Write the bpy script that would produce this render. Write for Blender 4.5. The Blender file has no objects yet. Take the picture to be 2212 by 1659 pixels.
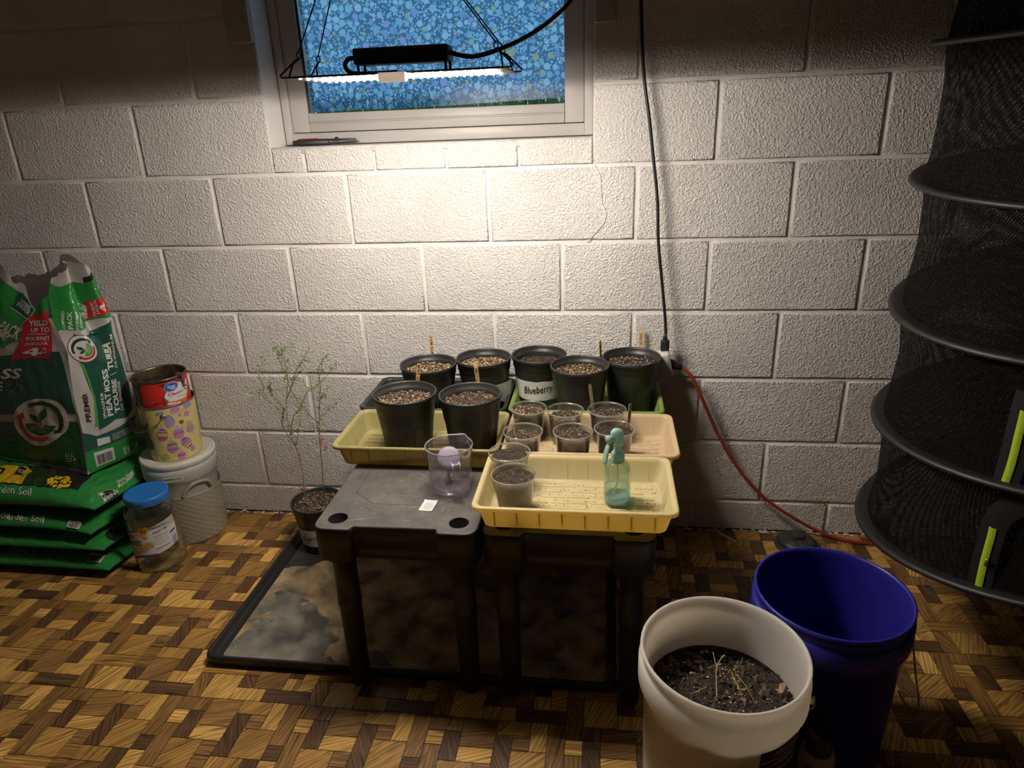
import bpy, bmesh, math, random
from math import sin, cos, pi, radians, sqrt, atan2, hypot
from mathutils import Vector, Matrix, Euler, noise

C = bpy.context.scene.collection
SC = bpy.context.scene
RND = random.Random(7)

# ------------------------------------------------------------------ camera, world, lamps, exposure
FPX, CAM, ROT = 1483.775, Vector((0.323798, -1.946198, 1.244543)), Euler((1.2031219, 0.0364436, 0.1276569), 'XYZ')
cd = bpy.data.cameras.new('camera'); cam = bpy.data.objects.new('camera', cd); C.objects.link(cam)
cd.sensor_width = 36.0; cd.sensor_fit = 'HORIZONTAL'; cd.lens = FPX * 36.0 / 2212.0
cd.clip_start = 0.02; cd.clip_end = 200
cam.location = CAM; cam.rotation_euler = ROT
SC.camera = cam
LED_POWER = 1700.0          # radiance of the lamp's LED chips
SKY_POWER = 1.5           # evening sky outside the window
w = bpy.data.worlds.new('world'); SC.world = w; w.use_nodes = True
nt = w.node_tree; nt.nodes.clear()
_tc = nt.nodes.new('ShaderNodeTexCoord'); _sep = nt.nodes.new('ShaderNodeSeparateXYZ'); _rmp = nt.nodes.new('ShaderNodeValToRGB')
_bg = nt.nodes.new('ShaderNodeBackground'); _o = nt.nodes.new('ShaderNodeOutputWorld')
nt.links.new(_tc.outputs['Generated'], _sep.inputs[0]); nt.links.new(_sep.outputs['Z'], _rmp.inputs[0])
nt.links.new(_rmp.outputs[0], _bg.inputs[0]); nt.links.new(_bg.outputs[0], _o.inputs[0])
_rmp.color_ramp.elements[0].position = 0.0; _rmp.color_ramp.elements[0].color = (0.46, 0.62, 0.82, 1)
_rmp.color_ramp.elements[1].position = 0.9; _rmp.color_ramp.elements[1].color = (0.24, 0.44, 0.80, 1)
_bg.inputs[1].default_value = SKY_POWER
SC.view_settings.view_transform = 'Standard'; SC.view_settings.look = 'None'
SC.view_settings.exposure = 0.0; SC.view_settings.gamma = 1.0; SC.view_settings.use_curve_mapping = False
SC.cycles.use_denoising = True
SC.cycles.max_bounces = 10; SC.cycles.diffuse_bounces = 5; SC.cycles.transparent_max_bounces = 24
SC.cycles.transmission_bounces = 8; SC.cycles.sample_clamp_indirect = 6.0; SC.cycles.caustics_reflective = False; SC.cycles.caustics_refractive = False

# ------------------------------------------------------------------ where a point of the photograph lies in the room
_RM = ROT.to_matrix()
def ray(x, y): return _RM @ Vector(((x - 1106.0) / FPX, -(y - 829.5) / FPX, -1.0))
def F(x, y, z=0.0):                     # on the level z
    d = ray(x, y); return CAM + d * ((z - CAM.z) / d.z)
def W(x, y, yy=0.0):                    # on the upright plane y = yy
    d = ray(x, y); return CAM + d * ((yy - CAM.y) / d.y)
def onplane(x, y, O, n):
    d = ray(x, y); return CAM + d * ((O - CAM).dot(n) / d.dot(n))

# ------------------------------------------------------------------ objects
def tag(o, label=None, cat=None, group=None, kind=None):
    if label: o['label'] = label
    if cat: o['category'] = cat
    if group: o['group'] = group
    if kind: o['kind'] = kind
    return o
def empty(name, label, cat, loc=(0, 0, 0), rz=0.0, group=None, kind=None, rot=None):
    o = bpy.data.objects.new(name, None); C.objects.link(o); o.empty_display_size = 0.05
    o.location = loc; o.rotation_euler = rot if rot else (0, 0, rz)
    return tag(o, label, cat, group, kind)
def link(name, me, parent=None, kind=None):
    o = bpy.data.objects.new(name, me); C.objects.link(o)
    if parent: o.parent = parent
    if kind: o['kind'] = kind
    return o
class MB:
    def __init__(s): s.v = []; s.f = []; s.mi = []; s.sm = []; s.col = None
    def add(s, vs, fs, mi=0, sm=True):
        b = len(s.v); s.v += [tuple(v) for v in vs]
        for f in fs: s.f.append(tuple(b + i for i in f)); s.mi.append(mi); s.sm.append(sm)
        return s
    def box(s, x0, x1, y0, y1, z0, z1, mi=0):
        return s.add([(x0,y0,z0),(x1,y0,z0),(x1,y1,z0),(x0,y1,z0),(x0,y0,z1),(x1,y0,z1),(x1,y1,z1),(x0,y1,z1)],
                     [(3,2,1,0),(4,5,6,7),(0,1,5,4),(1,2,6,5),(2,3,7,6),(3,0,4,7)], mi, False)
    def rbox(s, x0, x1, y0, y1, z0, z1, r=.003, mi=0, seg=2, M=None):
        bm = bmesh.new(); bmesh.ops.create_cube(bm, size=1)
        for v in bm.verts: v.co = Vector(((x0+x1)/2 + v.co.x*(x1-x0), (y0+y1)/2 + v.co.y*(y1-y0), (z0+z1)/2 + v.co.z*(z1-z0)))
        bmesh.ops.bevel(bm, geom=bm.edges[:], offset=r, segments=seg, affect='EDGES', profile=.5)
        bm.verts.index_update()
        vs = [(M @ v.co) if M else v.co.copy() for v in bm.verts]; fs = [[v.index for v in f.verts] for f in bm.faces]
        bm.free(); return s.add(vs, fs, mi, True)
    def loft(s, loops, closed=True, cap0=False, cap1=False, mi=0, sm=True):
        n = len(loops[0]); vs = [p for l in loops for p in l]; fs = []
        for i in range(len(loops) - 1):
            for j in range(n if closed else n - 1):
                k = (j + 1) % n; fs.append((i*n+j, i*n+k, (i+1)*n+k, (i+1)*n+j))
        if cap0: fs.append(tuple(range(n))[::-1])
        if cap1: fs.append(tuple((len(loops)-1)*n + j for j in range(n)))
        return s.add(vs, fs, mi, sm)
    def lathe(s, prof, n=48, cap0=False, cap1=False, mi=0, rf=None, c=(0, 0)):
        loops = []
        for r, z in prof:
            loops.append([(c[0] + (rf(r, z, 2*pi*j/n) if rf else r)*sin(2*pi*j/n), c[1] - (rf(r, z, 2*pi*j/n) if rf else r)*cos(2*pi*j/n), z) for j in range(n)])
        return s.loft(loops, True, cap0, cap1, mi)
    def tube(s, pts, r, n=8, caps=True, mi=0, closed=False):
        pts = [Vector(p) for p in pts]; m = len(pts); rs = r if isinstance(r, (list, tuple)) else [r]*m
        T = []
        for i in range(m):
            a = pts[i-1] if (i > 0 or closed) else pts[i]; b = pts[(i+1) % m] if (i < m-1 or closed) else pts[i]
            t = (b - a); T.append(t.normalized() if t.length > 1e-9 else Vector((0, 0, 1)))
        u = T[0].orthogonal().normalized(); loops = []
        for i in range(m):
            u = (u - T[i]*u.dot(T[i])); u = u.normalized() if u.length > 1e-6 else T[i].orthogonal().normalized(); v = T[i].cross(u)
            loops.append([pts[i] + (u*cos(2*pi*j/n) + v*sin(2*pi*j/n))*rs[i] for j in range(n)])
        if closed: loops.append(loops[0])
        return s.loft(loops, True, caps and not closed, caps and not closed, mi)
    def build(s, name, mat, parent=None, kind=None, fix=True, col=None, uv=None):
        me = bpy.data.meshes.new(name); me.from_pydata([tuple(v) for v in s.v], [], s.f)
        for m in (mat if isinstance(mat, (list, tuple)) else [mat]): me.materials.append(m)
        me.polygons.foreach_set('material_index', s.mi); me.polygons.foreach_set('use_smooth', s.sm)
        if col is not None:
            a = me.color_attributes.new('Col', 'FLOAT_COLOR', 'CORNER'); buf = []
            for p, c in zip(me.polygons, col): buf += [c[0], c[1], c[2], 1.0]*p.loop_total
            a.data.foreach_set('color', buf)
        if uv is not None:
            l = me.uv_layers.new(name='UVMap'); buf = []
            for p in uv:
                for q in p: buf += [q[0], q[1]]
            l.data.foreach_set('uv', buf)
        me.update()
        if fix:
            bm = bmesh.new(); bm.from_mesh(me); bmesh.ops.recalc_face_normals(bm, faces=bm.faces[:]); bm.to_mesh(me); bm.free()
        return link(name, me, parent, kind)
def smooth_path(pts, k=6):
    P = [Vector(p) for p in pts]; out = []
    for i in range(len(P)-1):
        a = P[max(i-1, 0)]; b = P[i]; c = P[i+1]; d = P[min(i+2, len(P)-1)]
        for j in range(k):
            t = j/k; out.append(.5*((2*b) + (c-a)*t + (2*a-5*b+4*c-d)*t*t + (3*b-a-3*c+d)*t**3))
    out.append(P[-1]); return out
def rrect(x0, x1, y0, y1, r, z, n=5):
    out = []
    for cx, cy, a in ((x1-r, y0+r, -pi/2), (x1-r, y1-r, 0), (x0+r, y1-r, pi/2), (x0+r, y0+r, pi)):
        for i in range(n+1): t = a + pi/2*i/n; out.append((cx + r*cos(t), cy + r*sin(t), z))
    return out

# ---- flat shapes and lettering, as 2D meshes
_tmp = {}
def _curve2d(cu):
    o = bpy.data.objects.new('tmp', cu); me = o.to_mesh()
    vs = [(v.co.x, v.co.y) for v in me.vertices]; fs = [tuple(p.vertices) for p in me.polygons]
    o.to_mesh_clear(); bpy.data.objects.remove(o); bpy.data.curves.remove(cu)
    return vs, fs
def text2d(s, size=1.0, bold=0.0, shear=0.0, width=None, space=1.0):
    k = (s, bold, shear, space)
    if k not in _tmp:
        cu = bpy.data.curves.new('t', 'FONT'); cu.body = s; cu.size = 1.0; cu.offset = bold; cu.shear = shear
        cu.resolution_u = 2; cu.fill_mode = 'FRONT'; cu.space_character = space
        _tmp[k] = _curve2d(cu)
    vs, fs = _tmp[k]
    if not vs: return [], []
    x0 = min(v[0] for v in vs); x1 = max(v[0] for v in vs); y0 = min(v[1] for v in vs); y1 = max(v[1] for v in vs)
    kx = ky = size/max(y1-y0, 1e-6)
    if width: kx = width/(x1-x0)
    return [((v[0]-(x0+x1)/2)*kx, (v[1]-(y0+y1)/2)*ky) for v in vs], fs
def shape2d(*contours):
    cu = bpy.data.curves.new('s', 'CURVE'); cu.dimensions = '2D'; cu.fill_mode = 'FRONT'
    for c in contours:
        sp = cu.splines.new('POLY'); sp.points.add(len(c)-1); sp.use_cyclic_u = True
        for p, q in zip(sp.points, c): p.co = (q[0], q[1], 0, 1)
    return _curve2d(cu)
def ell(cx, cy, rx, ry=None, n=28, rot=0.0, a0=0.0, a1=2*pi):
    ry = ry or rx
    return [(cx + rx*cos(t)*cos(rot) - ry*sin(t)*sin(rot), cy + rx*cos(t)*sin(rot) + ry*sin(t)*cos(rot)) for t in [a0 + (a1-a0)*i/n for i in range(n)]]
def rect2(x0, x1, y0, y1): return [(x0, y0), (x1, y0), (x1, y1), (x0, y1)]
def xf(vf, dx=0, dy=0, rot=0.0, s=1.0):
    c, q = cos(rot)*s, sin(rot)*s
    return [(v[0]*c - v[1]*q + dx, v[0]*q + v[1]*c + dy) for v in vf[0]], vf[1]
def decal(name, parts, fn, mat, parent, maxlen=.012, kind=None):
    "lays flat shapes onto a surface fn(u, v)"
    bm = bmesh.new()
    for vs, fs in parts:
        bv = [bm.verts.new((v[0], v[1], 0)) for v in vs]
        for f in fs:
            try: bm.faces.new([bv[i] for i in f])
            except ValueError: pass
    for _ in range(7):
        es = [e for e in bm.edges if e.calc_length() > maxlen]
        if not es: break
        bmesh.ops.subdivide_edges(bm, edges=es, cuts=1, use_grid_fill=False)
        bmesh.ops.triangulate(bm, faces=[f for f in bm.faces if len(f.verts) > 3])
    for v in bm.verts: v.co = fn(v.co.x, v.co.y)
    me = bpy.data.meshes.new(name); bm.to_mesh(me); bm.free(); me.materials.append(mat)
    return link(name, me, parent, kind)
def cyl(r, z0=0.0, a0=0.0, eps=.0006, c=(0, 0)):
    "surface of a round thing, u runs round it to the right, v up; r may be a function of z"
    def fn(u, v):
        rr = (r(z0+v) if callable(r) else r) + eps; a = a0 + u/rr
        return Vector((c[0] + rr*sin(a), c[1] - rr*cos(a), z0 + v))
    return fn

# ------------------------------------------------------------------ materials
def _mat(name):
    m = bpy.data.materials.new(name); m.use_nodes = True; nt = m.node_tree; b = nt.nodes['Principled BSDF']; return m, nt, b, nt.nodes['Material Output']
def N(nt, t, **kw):
    n = nt.nodes.new(t)
    for k, v in kw.items():
        if k.startswith('i_'): n.inputs[k[2:].replace('_', ' ')].default_value = v
        else: setattr(n, k, v)
    return n
def L(nt, a, b): nt.links.new(a, b)
def srgb(r, g, b): return tuple(((c/255)/12.92 if c/255 <= .04045 else ((c/255+.055)/1.055)**2.4) for c in (r, g, b))
def coords(nt, kind='pos'):
    if kind == 'pos': return N(nt, 'ShaderNodeNewGeometry').outputs['Position']
    return N(nt, 'ShaderNodeTexCoord').outputs['Object']
def add_bump(nt, b, scale=200, strength=.3, dist=.001, detail=3, kind='obj'):
    n = N(nt, 'ShaderNodeTexNoise'); n.inputs['Scale'].default_value = scale; n.inputs['Detail'].default_value = detail
    L(nt, coords(nt, kind), n.inputs['Vector'])
    bp = N(nt, 'ShaderNodeBump'); bp.inputs['Strength'].default_value = strength; bp.inputs['Distance'].default_value = dist
    L(nt, n.outputs['Fac'], bp.inputs['Height']); L(nt, bp.outputs[0], b.inputs['Normal'])
def plain(name, col, rough=.5, metal=0.0, spec=.5, bump=None, mott=None, emit=None):
    m, nt, b, o = _mat(name)
    b.inputs['Base Color'].default_value = (*col, 1); b.inputs['Roughness'].default_value = rough; b.inputs['Metallic'].default_value = metal
    b.inputs['Specular IOR Level'].default_value = spec
    if mott:                                         # mott = (scale, second colour, low, high)
        n = N(nt, 'ShaderNodeTexNoise'); n.inputs['Scale'].default_value = mott[0]; n.inputs['Detail'].default_value = 5; L(nt, coords(nt, 'obj'), n.inputs['Vector'])
        r = N(nt, 'ShaderNodeValToRGB'); r.color_ramp.elements[0].position = mott[2]; r.color_ramp.elements[1].position = mott[3]
        r.color_ramp.elements[0].color = (*col, 1); r.color_ramp.elements[1].color = (*mott[1], 1)
        L(nt, n.outputs['Fac'], r.inputs[0]); L(nt, r.outputs[0], b.inputs['Base Color'])
    if bump: add_bump(nt, b, *bump)
    if emit: b.inputs['Emission Color'].default_value = (*emit[0], 1); b.inputs['Emission Strength'].default_value = emit[1]
    return m
def seethru(name, tint, rough=.08, refl=1.0, haze=0.0, hazecol=(.8, .8, .8), edge=9.0):
    "thin clear plastic: passes light straight on, reflects at its rim, with a little haze"
    m, nt, b, o = _mat(name); nt.nodes.remove(b)
    t = N(nt, 'ShaderNodeBsdfTransparent'); lw0 = N(nt, 'ShaderNodeLayerWeight'); lw0.inputs[0].default_value = .5; p0 = N(nt, 'ShaderNodeMath', operation='POWER'); p0.inputs[1].default_value = 2.0; L(nt, lw0.outputs['Facing'], p0.inputs[0])
    tm = N(nt, 'ShaderNodeMixRGB'); tm.inputs[1].default_value = (*tint, 1); tm.inputs[2].default_value = (*[c**edge for c in tint], 1); L(nt, p0.outputs[0], tm.inputs[0]); L(nt, tm.outputs[0], t.inputs[0])
    g = N(nt, 'ShaderNodeBsdfGlossy'); g.inputs['Roughness'].default_value = rough; g.inputs[0].default_value = (1, 1, 1, 1)
    lw = N(nt, 'ShaderNodeLayerWeight'); lw.inputs[0].default_value = .5; pw = N(nt, 'ShaderNodeMath', operation='POWER'); pw.inputs[1].default_value = 2.6; L(nt, lw.outputs['Facing'], pw.inputs[0]); fr = N(nt, 'ShaderNodeMath', operation='MULTIPLY_ADD'); fr.inputs[1].default_value = .70; fr.inputs[2].default_value = .055; L(nt, pw.outputs[0], fr.inputs[0])
    mu = N(nt, 'ShaderNodeMath', operation='MULTIPLY', use_clamp=True); mu.inputs[1].default_value = refl; L(nt, fr.outputs[0], mu.inputs[0])
    mx = N(nt, 'ShaderNodeMixShader'); L(nt, mu.outputs[0], mx.inputs[0])
    if haze:
        d = N(nt, 'ShaderNodeBsdfDiffuse'); d.inputs[0].default_value = (*hazecol, 1); tl = N(nt, 'ShaderNodeBsdfTranslucent'); tl.inputs[0].default_value = (*hazecol, 1)
        a = N(nt, 'ShaderNodeMixShader'); a.inputs[0].default_value = .5; L(nt, d.outputs[0], a.inputs[1]); L(nt, tl.outputs[0], a.inputs[2])
        h = N(nt, 'ShaderNodeMixShader'); h.inputs[0].default_value = haze; L(nt, t.outputs[0], h.inputs[1]); L(nt, a.outputs[0], h.inputs[2]); L(nt, h.outputs[0], mx.inputs[1])
    else: L(nt, t.outputs[0], mx.inputs[1])
    L(nt, g.outputs[0], mx.inputs[2]); L(nt, mx.outputs[0], o.inputs[0]); return m
def milky(name, col, tcol, amount=.35, rough=.35, bump=None):
    "plastic that lets part of the light glow through"
    m, nt, b, o = _mat(name); b.inputs['Base Color'].default_value = (*col, 1); b.inputs['Roughness'].default_value = rough
    tl = N(nt, 'ShaderNodeBsdfTranslucent'); tl.inputs[0].default_value = (*tcol, 1)
    mx = N(nt, 'ShaderNodeMixShader'); mx.inputs[0].default_value = amount
    L(nt, b.outputs[0], mx.inputs[1]); L(nt, tl.outputs[0], mx.inputs[2]); L(nt, mx.outputs[0], o.inputs[0])
    if bump: add_bump(nt, b, *bump)
    return m
def attrcol(name, rough=.8, bump=None):
    m, nt, b, o = _mat(name); a = N(nt, 'ShaderNodeAttribute'); a.attribute_name = 'Col'; L(nt, a.outputs['Color'], b.inputs['Base Color']); b.inputs['Roughness'].default_value = rough
    if bump: add_bump(nt, b, *bump)
    return m
# ------------------------------------------------------------------ setting: painted block wall
def block_paint():
    m, nt, b, o = _mat('block_paint'); P = coords(nt)
    b.inputs['Roughness'].default_value = .55; b.inputs['Specular IOR Level'].default_value = .35
    n = N(nt, 'ShaderNodeTexNoise'); n.inputs['Scale'].default_value = 4; n.inputs['Detail'].default_value = 4; L(nt, P, n.inputs['Vector'])
    r = N(nt, 'ShaderNodeValToRGB'); r.color_ramp.elements[0].color = (.66, .625, .605, 1); r.color_ramp.elements[1].color = (.75, .715, .69, 1); r.color_ramp.elements[0].position = .35; r.color_ramp.elements[1].position = .65
    L(nt, n.outputs['Fac'], r.inputs[0]); L(nt, r.outputs[0], b.inputs['Base Color'])
    v = N(nt, 'ShaderNodeTexVoronoi', feature='SMOOTH_F1'); v.inputs['Scale'].default_value = 170; v.inputs['Smoothness'].default_value = .6
    n0 = N(nt, 'ShaderNodeTexNoise'); n0.inputs['Scale'].default_value = 60; L(nt, P, n0.inputs['Vector'])
    va = N(nt, 'ShaderNodeVectorMath', operation='SCALE'); va.inputs['Scale'].default_value = .012; L(nt, n0.outputs['Color'], va.inputs[0])
    vb = N(nt, 'ShaderNodeVectorMath', operation='ADD'); L(nt, P, vb.inputs[0]); L(nt, va.outputs[0], vb.inputs[1]); L(nt, vb.outputs[0], v.inputs['Vector'])
    n2 = N(nt, 'ShaderNodeTexNoise'); n2.inputs['Scale'].default_value = 330; n2.inputs['Detail'].default_value = 2; L(nt, P, n2.inputs['Vector'])
    ad = N(nt, 'ShaderNodeMath', operation='ADD'); L(nt, v.outputs['Distance'], ad.inputs[0]); L(nt, n2.outputs['Fac'], ad.inputs[1])
    bp = N(nt, 'ShaderNodeBump'); bp.inputs['Strength'].default_value = .85; bp.inputs['Distance'].default_value = .0036; L(nt, ad.outputs[0], bp.inputs['Height']); L(nt, bp.outputs[0], b.inputs['Normal'])
    return m
M_BLOCK = block_paint()
M_MORTAR = plain('painted_mortar', (.74, .705, .68), .6, bump=(260, .5, .002, 3, 'pos'))
M_WALL = plain('plain_wall_paint', (.27, .255, .24), .7)
M_CEIL = plain('ceiling_paint', (.72, .70, .68), .8)
GZ, P8 = 0.105, 0.2032                               # first bed joint above the floor, course height
OX0, OX1, OZ = -0.6154, 0.2888, 1.1945               # window opening
XL, XR, ZT = -2.05, 2.00, 2.30
wall = MB()
for a in ((XL, OX0, 0, ZT), (OX1, XR, 0, ZT), (OX0, OX1, 0, OZ-.02), (OX0, OX1, 2.0, ZT)): wall.box(a[0], a[1], .0055, .2, a[2], a[3])
wall_back = wall.build('wall_back', M_MORTAR); tag(wall_back, kind='structure')
def block(x0, x1, z0, z1, rs, cl=.0045, cr=.0045, cb=.0045, ct=.0045, name='concrete_block', proud=0.0):
    "one block: an uneven face, its arrises falling back to the joint"
    R = random.Random(rs); x0 += cl; x1 -= cr; z0 += cb; z1 -= ct
    def ring(ins, y):
        out = []
        nx = max(2, int((x1-x0)/.065)); nz = 3
        for i in range(nx): out.append([x0+ins+(x1-x0-2*ins)*i/nx, y, z0+ins])
        for i in range(nz): out.append([x1-ins, y, z0+ins+(z1-z0-2*ins)*i/nz])
        for i in range(nx): out.append([x1-ins-(x1-x0-2*ins)*i/nx, y, z1-ins])
        for i in range(nz): out.append([x0+ins, y, z1-ins-(z1-z0-2*ins)*i/nz])
        return out
    yf = -proud + R.uniform(-.0008, .0008); a = ring(0, .007); b = ring(.0012, yf+.0018); c = ring(.0045, yf)
    for l, k in ((b, .0007), (c, .0009)):
        for p in l: p[0] += R.uniform(-k, k); p[2] += R.uniform(-k, k)
    mb = MB(); mb.loft([a, b, c], True, False, True)
    for i in range(len(mb.sm)): mb.sm[i] = True
    mb.sm[-1] = False
    return mb.build(name, M_BLOCK, wall_back)
_n = 0
for c in range(0, 12):
    z0 = 0.0 if c == 0 else GZ + (c-1)*P8; z1 = min(GZ + c*P8, ZT)
    off = 0.0 if c % 2 == 1 else .5
    for k in range(-6, 7):
        x0 = (k+off)*.4064; x1 = x0+.4064; _n += 1
        x0 = max(x0, XL); x1 = min(x1, XR)
        if x1-x0 < .03: continue
        segs = [(x0, x1, .0045, .0045)]
        if z1 > OZ and x1 > OX0 and x0 < OX1:
            segs = []
            if x0 < OX0-.02: segs.append((x0, OX0, .0045, 0.0))
            if x1 > OX1+.02: segs.append((OX1, x1, 0.0, .0045))
        for s in segs: block(s[0], s[1], z0, z1, _n*3+1, s[2], s[3], .001 if c == 0 else .0045)
# sill course of small solid bricks under the window
sill_z0 = GZ+5*P8
for i, x in enumerate((-.6154, -.520, -.317, -.112, .089)):
    x1 = (-.520, -.317, -.112, .089, .2888)[i]
    block(x, x1, sill_z0, OZ-.002, 900+i, .003 if i else 0.0, .003 if i < 4 else 0.0, .004, 0.0, 'sill_brick', .001)
M_SILL = plain('sill_paint', (.60, .565, .545), .6, bump=(90, .35, .003, 4, 'pos'), mott=(35, (.50, .47, .45), .45, .8))
sl = MB().rbox(OX0, OX1, .0, .2, OZ-.02, OZ, .004); tag(sl.build('trim_1', M_SILL), kind='structure')
# painted bracket blocks either side of the window
M_BRK = plain('bracket_paint', (.42, .39, .375), .6)
a = W(498, 92); b = W(541, 92); tag(MB().rbox(a.x, OX0+.0, -.016, .004, 1.462, 1.62, .002).build('trim_2', M_BRK), kind='structure')
a = W(1291, 46); b = W(1331, 46); tag(MB().rbox(OX1+.004, b.x, -.016, .004, 1.462, 1.62, .002).build('trim_3', M_BRK), kind='structure')
# mortar smears and flaked paint at the foot of the wall
mb = MB(); R = random.Random(3)
for i in range(240):
    x = R.uniform(-1.3, 1.35); s = R.uniform(.002, .008); y = -R.uniform(0, .012); z = .001
    mb.add([(x-s, y-s*.5, z), (x+s, y-s*.4, z), (x+s*.8, y+s*.6, z), (x-s*.5, y+s*.6, z), (x, y, z+s*.5)], [(0, 1, 4), (1, 2, 4), (2, 3, 4), (3, 0, 4)], 0, False)
tag(mb.build('wall_crumbs', M_MORTAR, None), 'pale flakes of paint and mortar along the foot of the block wall', 'crumbs', kind='stuff')
# cracks filled on the wall below the window corner
def wallcrack(pts, r=.0012):
    return MB().tube([(p.x, -.0004, p.z) for p in [W(*q) for q in pts]], r, 5)
cr = wallcrack([(1285, 357), (1297, 380), (1299, 415), (1301, 440), (1311, 460), (1306, 480), (1290, 500), (1268, 524)])
cr.build('crack_fill', M_BLOCK, wall_back)

# other sides of the room, out of view
def slab(name, *b, m=M_WALL): return tag(MB().box(*b).build(name, m), kind='structure')
slab('wall_left', XL-.1, XL, -4.3, .2, 0, ZT); slab('wall_right', XR, XR+.1, -4.3, .2, 0, ZT)
slab('wall_front', XL-.1, XR+.1, -4.4, -4.3, 0, ZT); slab('ceiling', XL-.1, XR+.1, -4.4, .2, ZT, ZT+.1, m=M_CEIL)

# ------------------------------------------------------------------ setting: parquet-patterned floor, every block its own piece
def plank_mat():
    m, nt, b, o = _mat('parquet_wood'); uv = N(nt, 'ShaderNodeUVMap').outputs[0]
    a = N(nt, 'ShaderNodeAttribute'); a.attribute_name = 'Col'
    mp = N(nt, 'ShaderNodeMapping'); mp.inputs['Scale'].default_value = (5, 88, 1); L(nt, uv, mp.inputs[0])
    n1 = N(nt, 'ShaderNodeTexNoise'); n1.inputs['Scale'].default_value = 1; n1.inputs['Detail'].default_value = 3; n1.inputs['Distortion'].default_value = 2.6; L(nt, mp.outputs[0], n1.inputs['Vector'])
    mp2 = N(nt, 'ShaderNodeMapping'); mp2.inputs['Scale'].default_value = (10, 62, 1); L(nt, uv, mp2.inputs[0])
    wv = N(nt, 'ShaderNodeTexWave', wave_type='BANDS', bands_direction='Y', wave_profile='SIN'); wv.inputs['Scale'].default_value = .55; wv.inputs['Distortion'].default_value = 5; wv.inputs['Detail'].default_value = 2; wv.inputs['Detail Scale'].default_value = .6
    L(nt, mp2.outputs[0], wv.inputs['Vector'])
    r1 = N(nt, 'ShaderNodeValToRGB'); r1.color_ramp.elements[0].position = .30; r1.color_ramp.elements[1].position = .62; r1.color_ramp.elements[0].color = (.20, .155, .11, 1); r1.color_ramp.elements[1].color = (1, 1, 1, 1)
    L(nt, n1.outputs['Fac'], r1.inputs[0])
    r2 = N(nt, 'ShaderNodeValToRGB'); r2.color_ramp.elements[0].position = .05; r2.color_ramp.elements[1].position = .42; r2.color_ramp.elements[0].color = (.38, .30, .22, 1); r2.color_ramp.elements[1].color = (1, 1, 1, 1)
    L(nt, wv.outputs['Fac'], r2.inputs[0])
    x1 = N(nt, 'ShaderNodeMixRGB', blend_type='MULTIPLY'); x1.inputs[0].default_value = .9; L(nt, a.outputs['Color'], x1.inputs[1]); L(nt, r1.outputs[0], x1.inputs[2])
    x2 = N(nt, 'ShaderNodeMixRGB', blend_type='MULTIPLY'); x2.inputs[0].default_value = .42; L(nt, x1.outputs[0], x2.inputs[1]); L(nt, r2.outputs[0], x2.inputs[2])
    L(nt, x2.outputs[0], b.inputs['Base Color']); b.inputs['Roughness'].default_value = .42; b.inputs['Specular IOR Level'].default_value = .35
    bp = N(nt, 'ShaderNodeBump'); bp.inputs['Strength'].default_value = .15; bp.inputs['Distance'].default_value = .0005; L(nt, n1.outputs['Fac'], bp.inputs['Height']); L(nt, bp.outputs[0], b.inputs['Normal'])
    return m
M_PLANK = plank_mat(); M_SUB = plain('floor_joint', (.035, .02, .01), .8)
LT, ML, MD, DK = (.88, .53, .145), (.58, .325, .09), (.37, .20, .064), (.170, .092, .041)
# (col, row, cols, rows, colour, grain angle) of the 8 x 8 repeat; rows run towards the camera
PAT = [(0,0,1,3,MD,78),(1,0,2,1,MD,80),(3,0,2,2,MD,12),(5,0,2,1,ML,52),(7,0,1,2,LT,72),(1,1,1,1,LT,0),(2,1,1,2,DK,110),(5,1,1,3,DK,118),(6,1,1,1,MD,0),
       (1,2,1,3,MD,90),(3,2,2,1,LT,20),(6,2,2,2,ML,42),(0,3,1,1,DK,0),(2,3,2,2,ML,40),(4,3,1,1,MD,0),(0,4,1,3,LT,25),(4,4,1,1,MD,0),(5,4,2,1,ML,75),(7,4,1,2,DK,100),
       (1,5,3,1,ML,0),(4,5,1,1,MD,0),(5,5,2,2,MD,38),(1,6,1,2,MD,112),(2,6,2,2,LT,65),(4,6,1,1,DK,125),(7,6,1,1,LT,88),(4,7,2,1,LT,78),(6,7,3,1,DK,0)]
PITCH, UX0, UY0 = 0.3005, -0.9880, -0.8085
U = PITCH/8
floor = MB().box(XL, XR, -4.3, .2, -.06, -.0016).build('floor', M_SUB); tag(floor, kind='structure')
_RMI = _RM.transposed()
def proj(p):
    c = _RMI @ (Vector(p) - CAM); return (1106 - FPX*c.x/c.z, 829.5 + FPX*c.y/c.z) if c.z < 0 else (-9e9, -9e9)
pieces = []
for ti in range(-5, 12):
    for tj in range(-13, 4):
        for (c0, r0, nc, nr, col, ang) in PAT:
            x0 = UX0 + ti*PITCH + c0*U; y1 = UY0 - tj*PITCH - r0*U; x1 = x0 + nc*U; y0 = y1 - nr*U
            if x1 > XR or x0 < XL or y0 > -.001 or y0 < -4.25: continue
            y1 = min(y1, -.0005); pieces.append((x0, x1, y0, y1, col, ang))
def seen(p):
    x, y = proj(((p[0]+p[1])/2, (p[2]+p[3])/2, 0))
    if not (-5 < x < 2217 and 0 < y < 1664): return False
    if 1390 < x < 1990 and y > 1330 - (x-1390)*.2: return False          # behind the buckets
    if 455 < x < 1330 and 1150 < y < 1440 and y > 1430 - (x-445)*1.35: return False   # under the floor tray
    return True
def area(p):
    q = [proj((p[a], p[b], 0)) for a, b in ((0, 2), (1, 2), (1, 3), (0, 3))]
    return abs(sum(q[i][0]*q[(i+1) % 4][1] - q[(i+1) % 4][0]*q[i][1] for i in range(4)))/2
vis = sorted([p for p in pieces if seen(p)], key=lambda p: -area(p)); front = set(id(p) for p in vis[:296])
_ru = random.Random(11)
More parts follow.
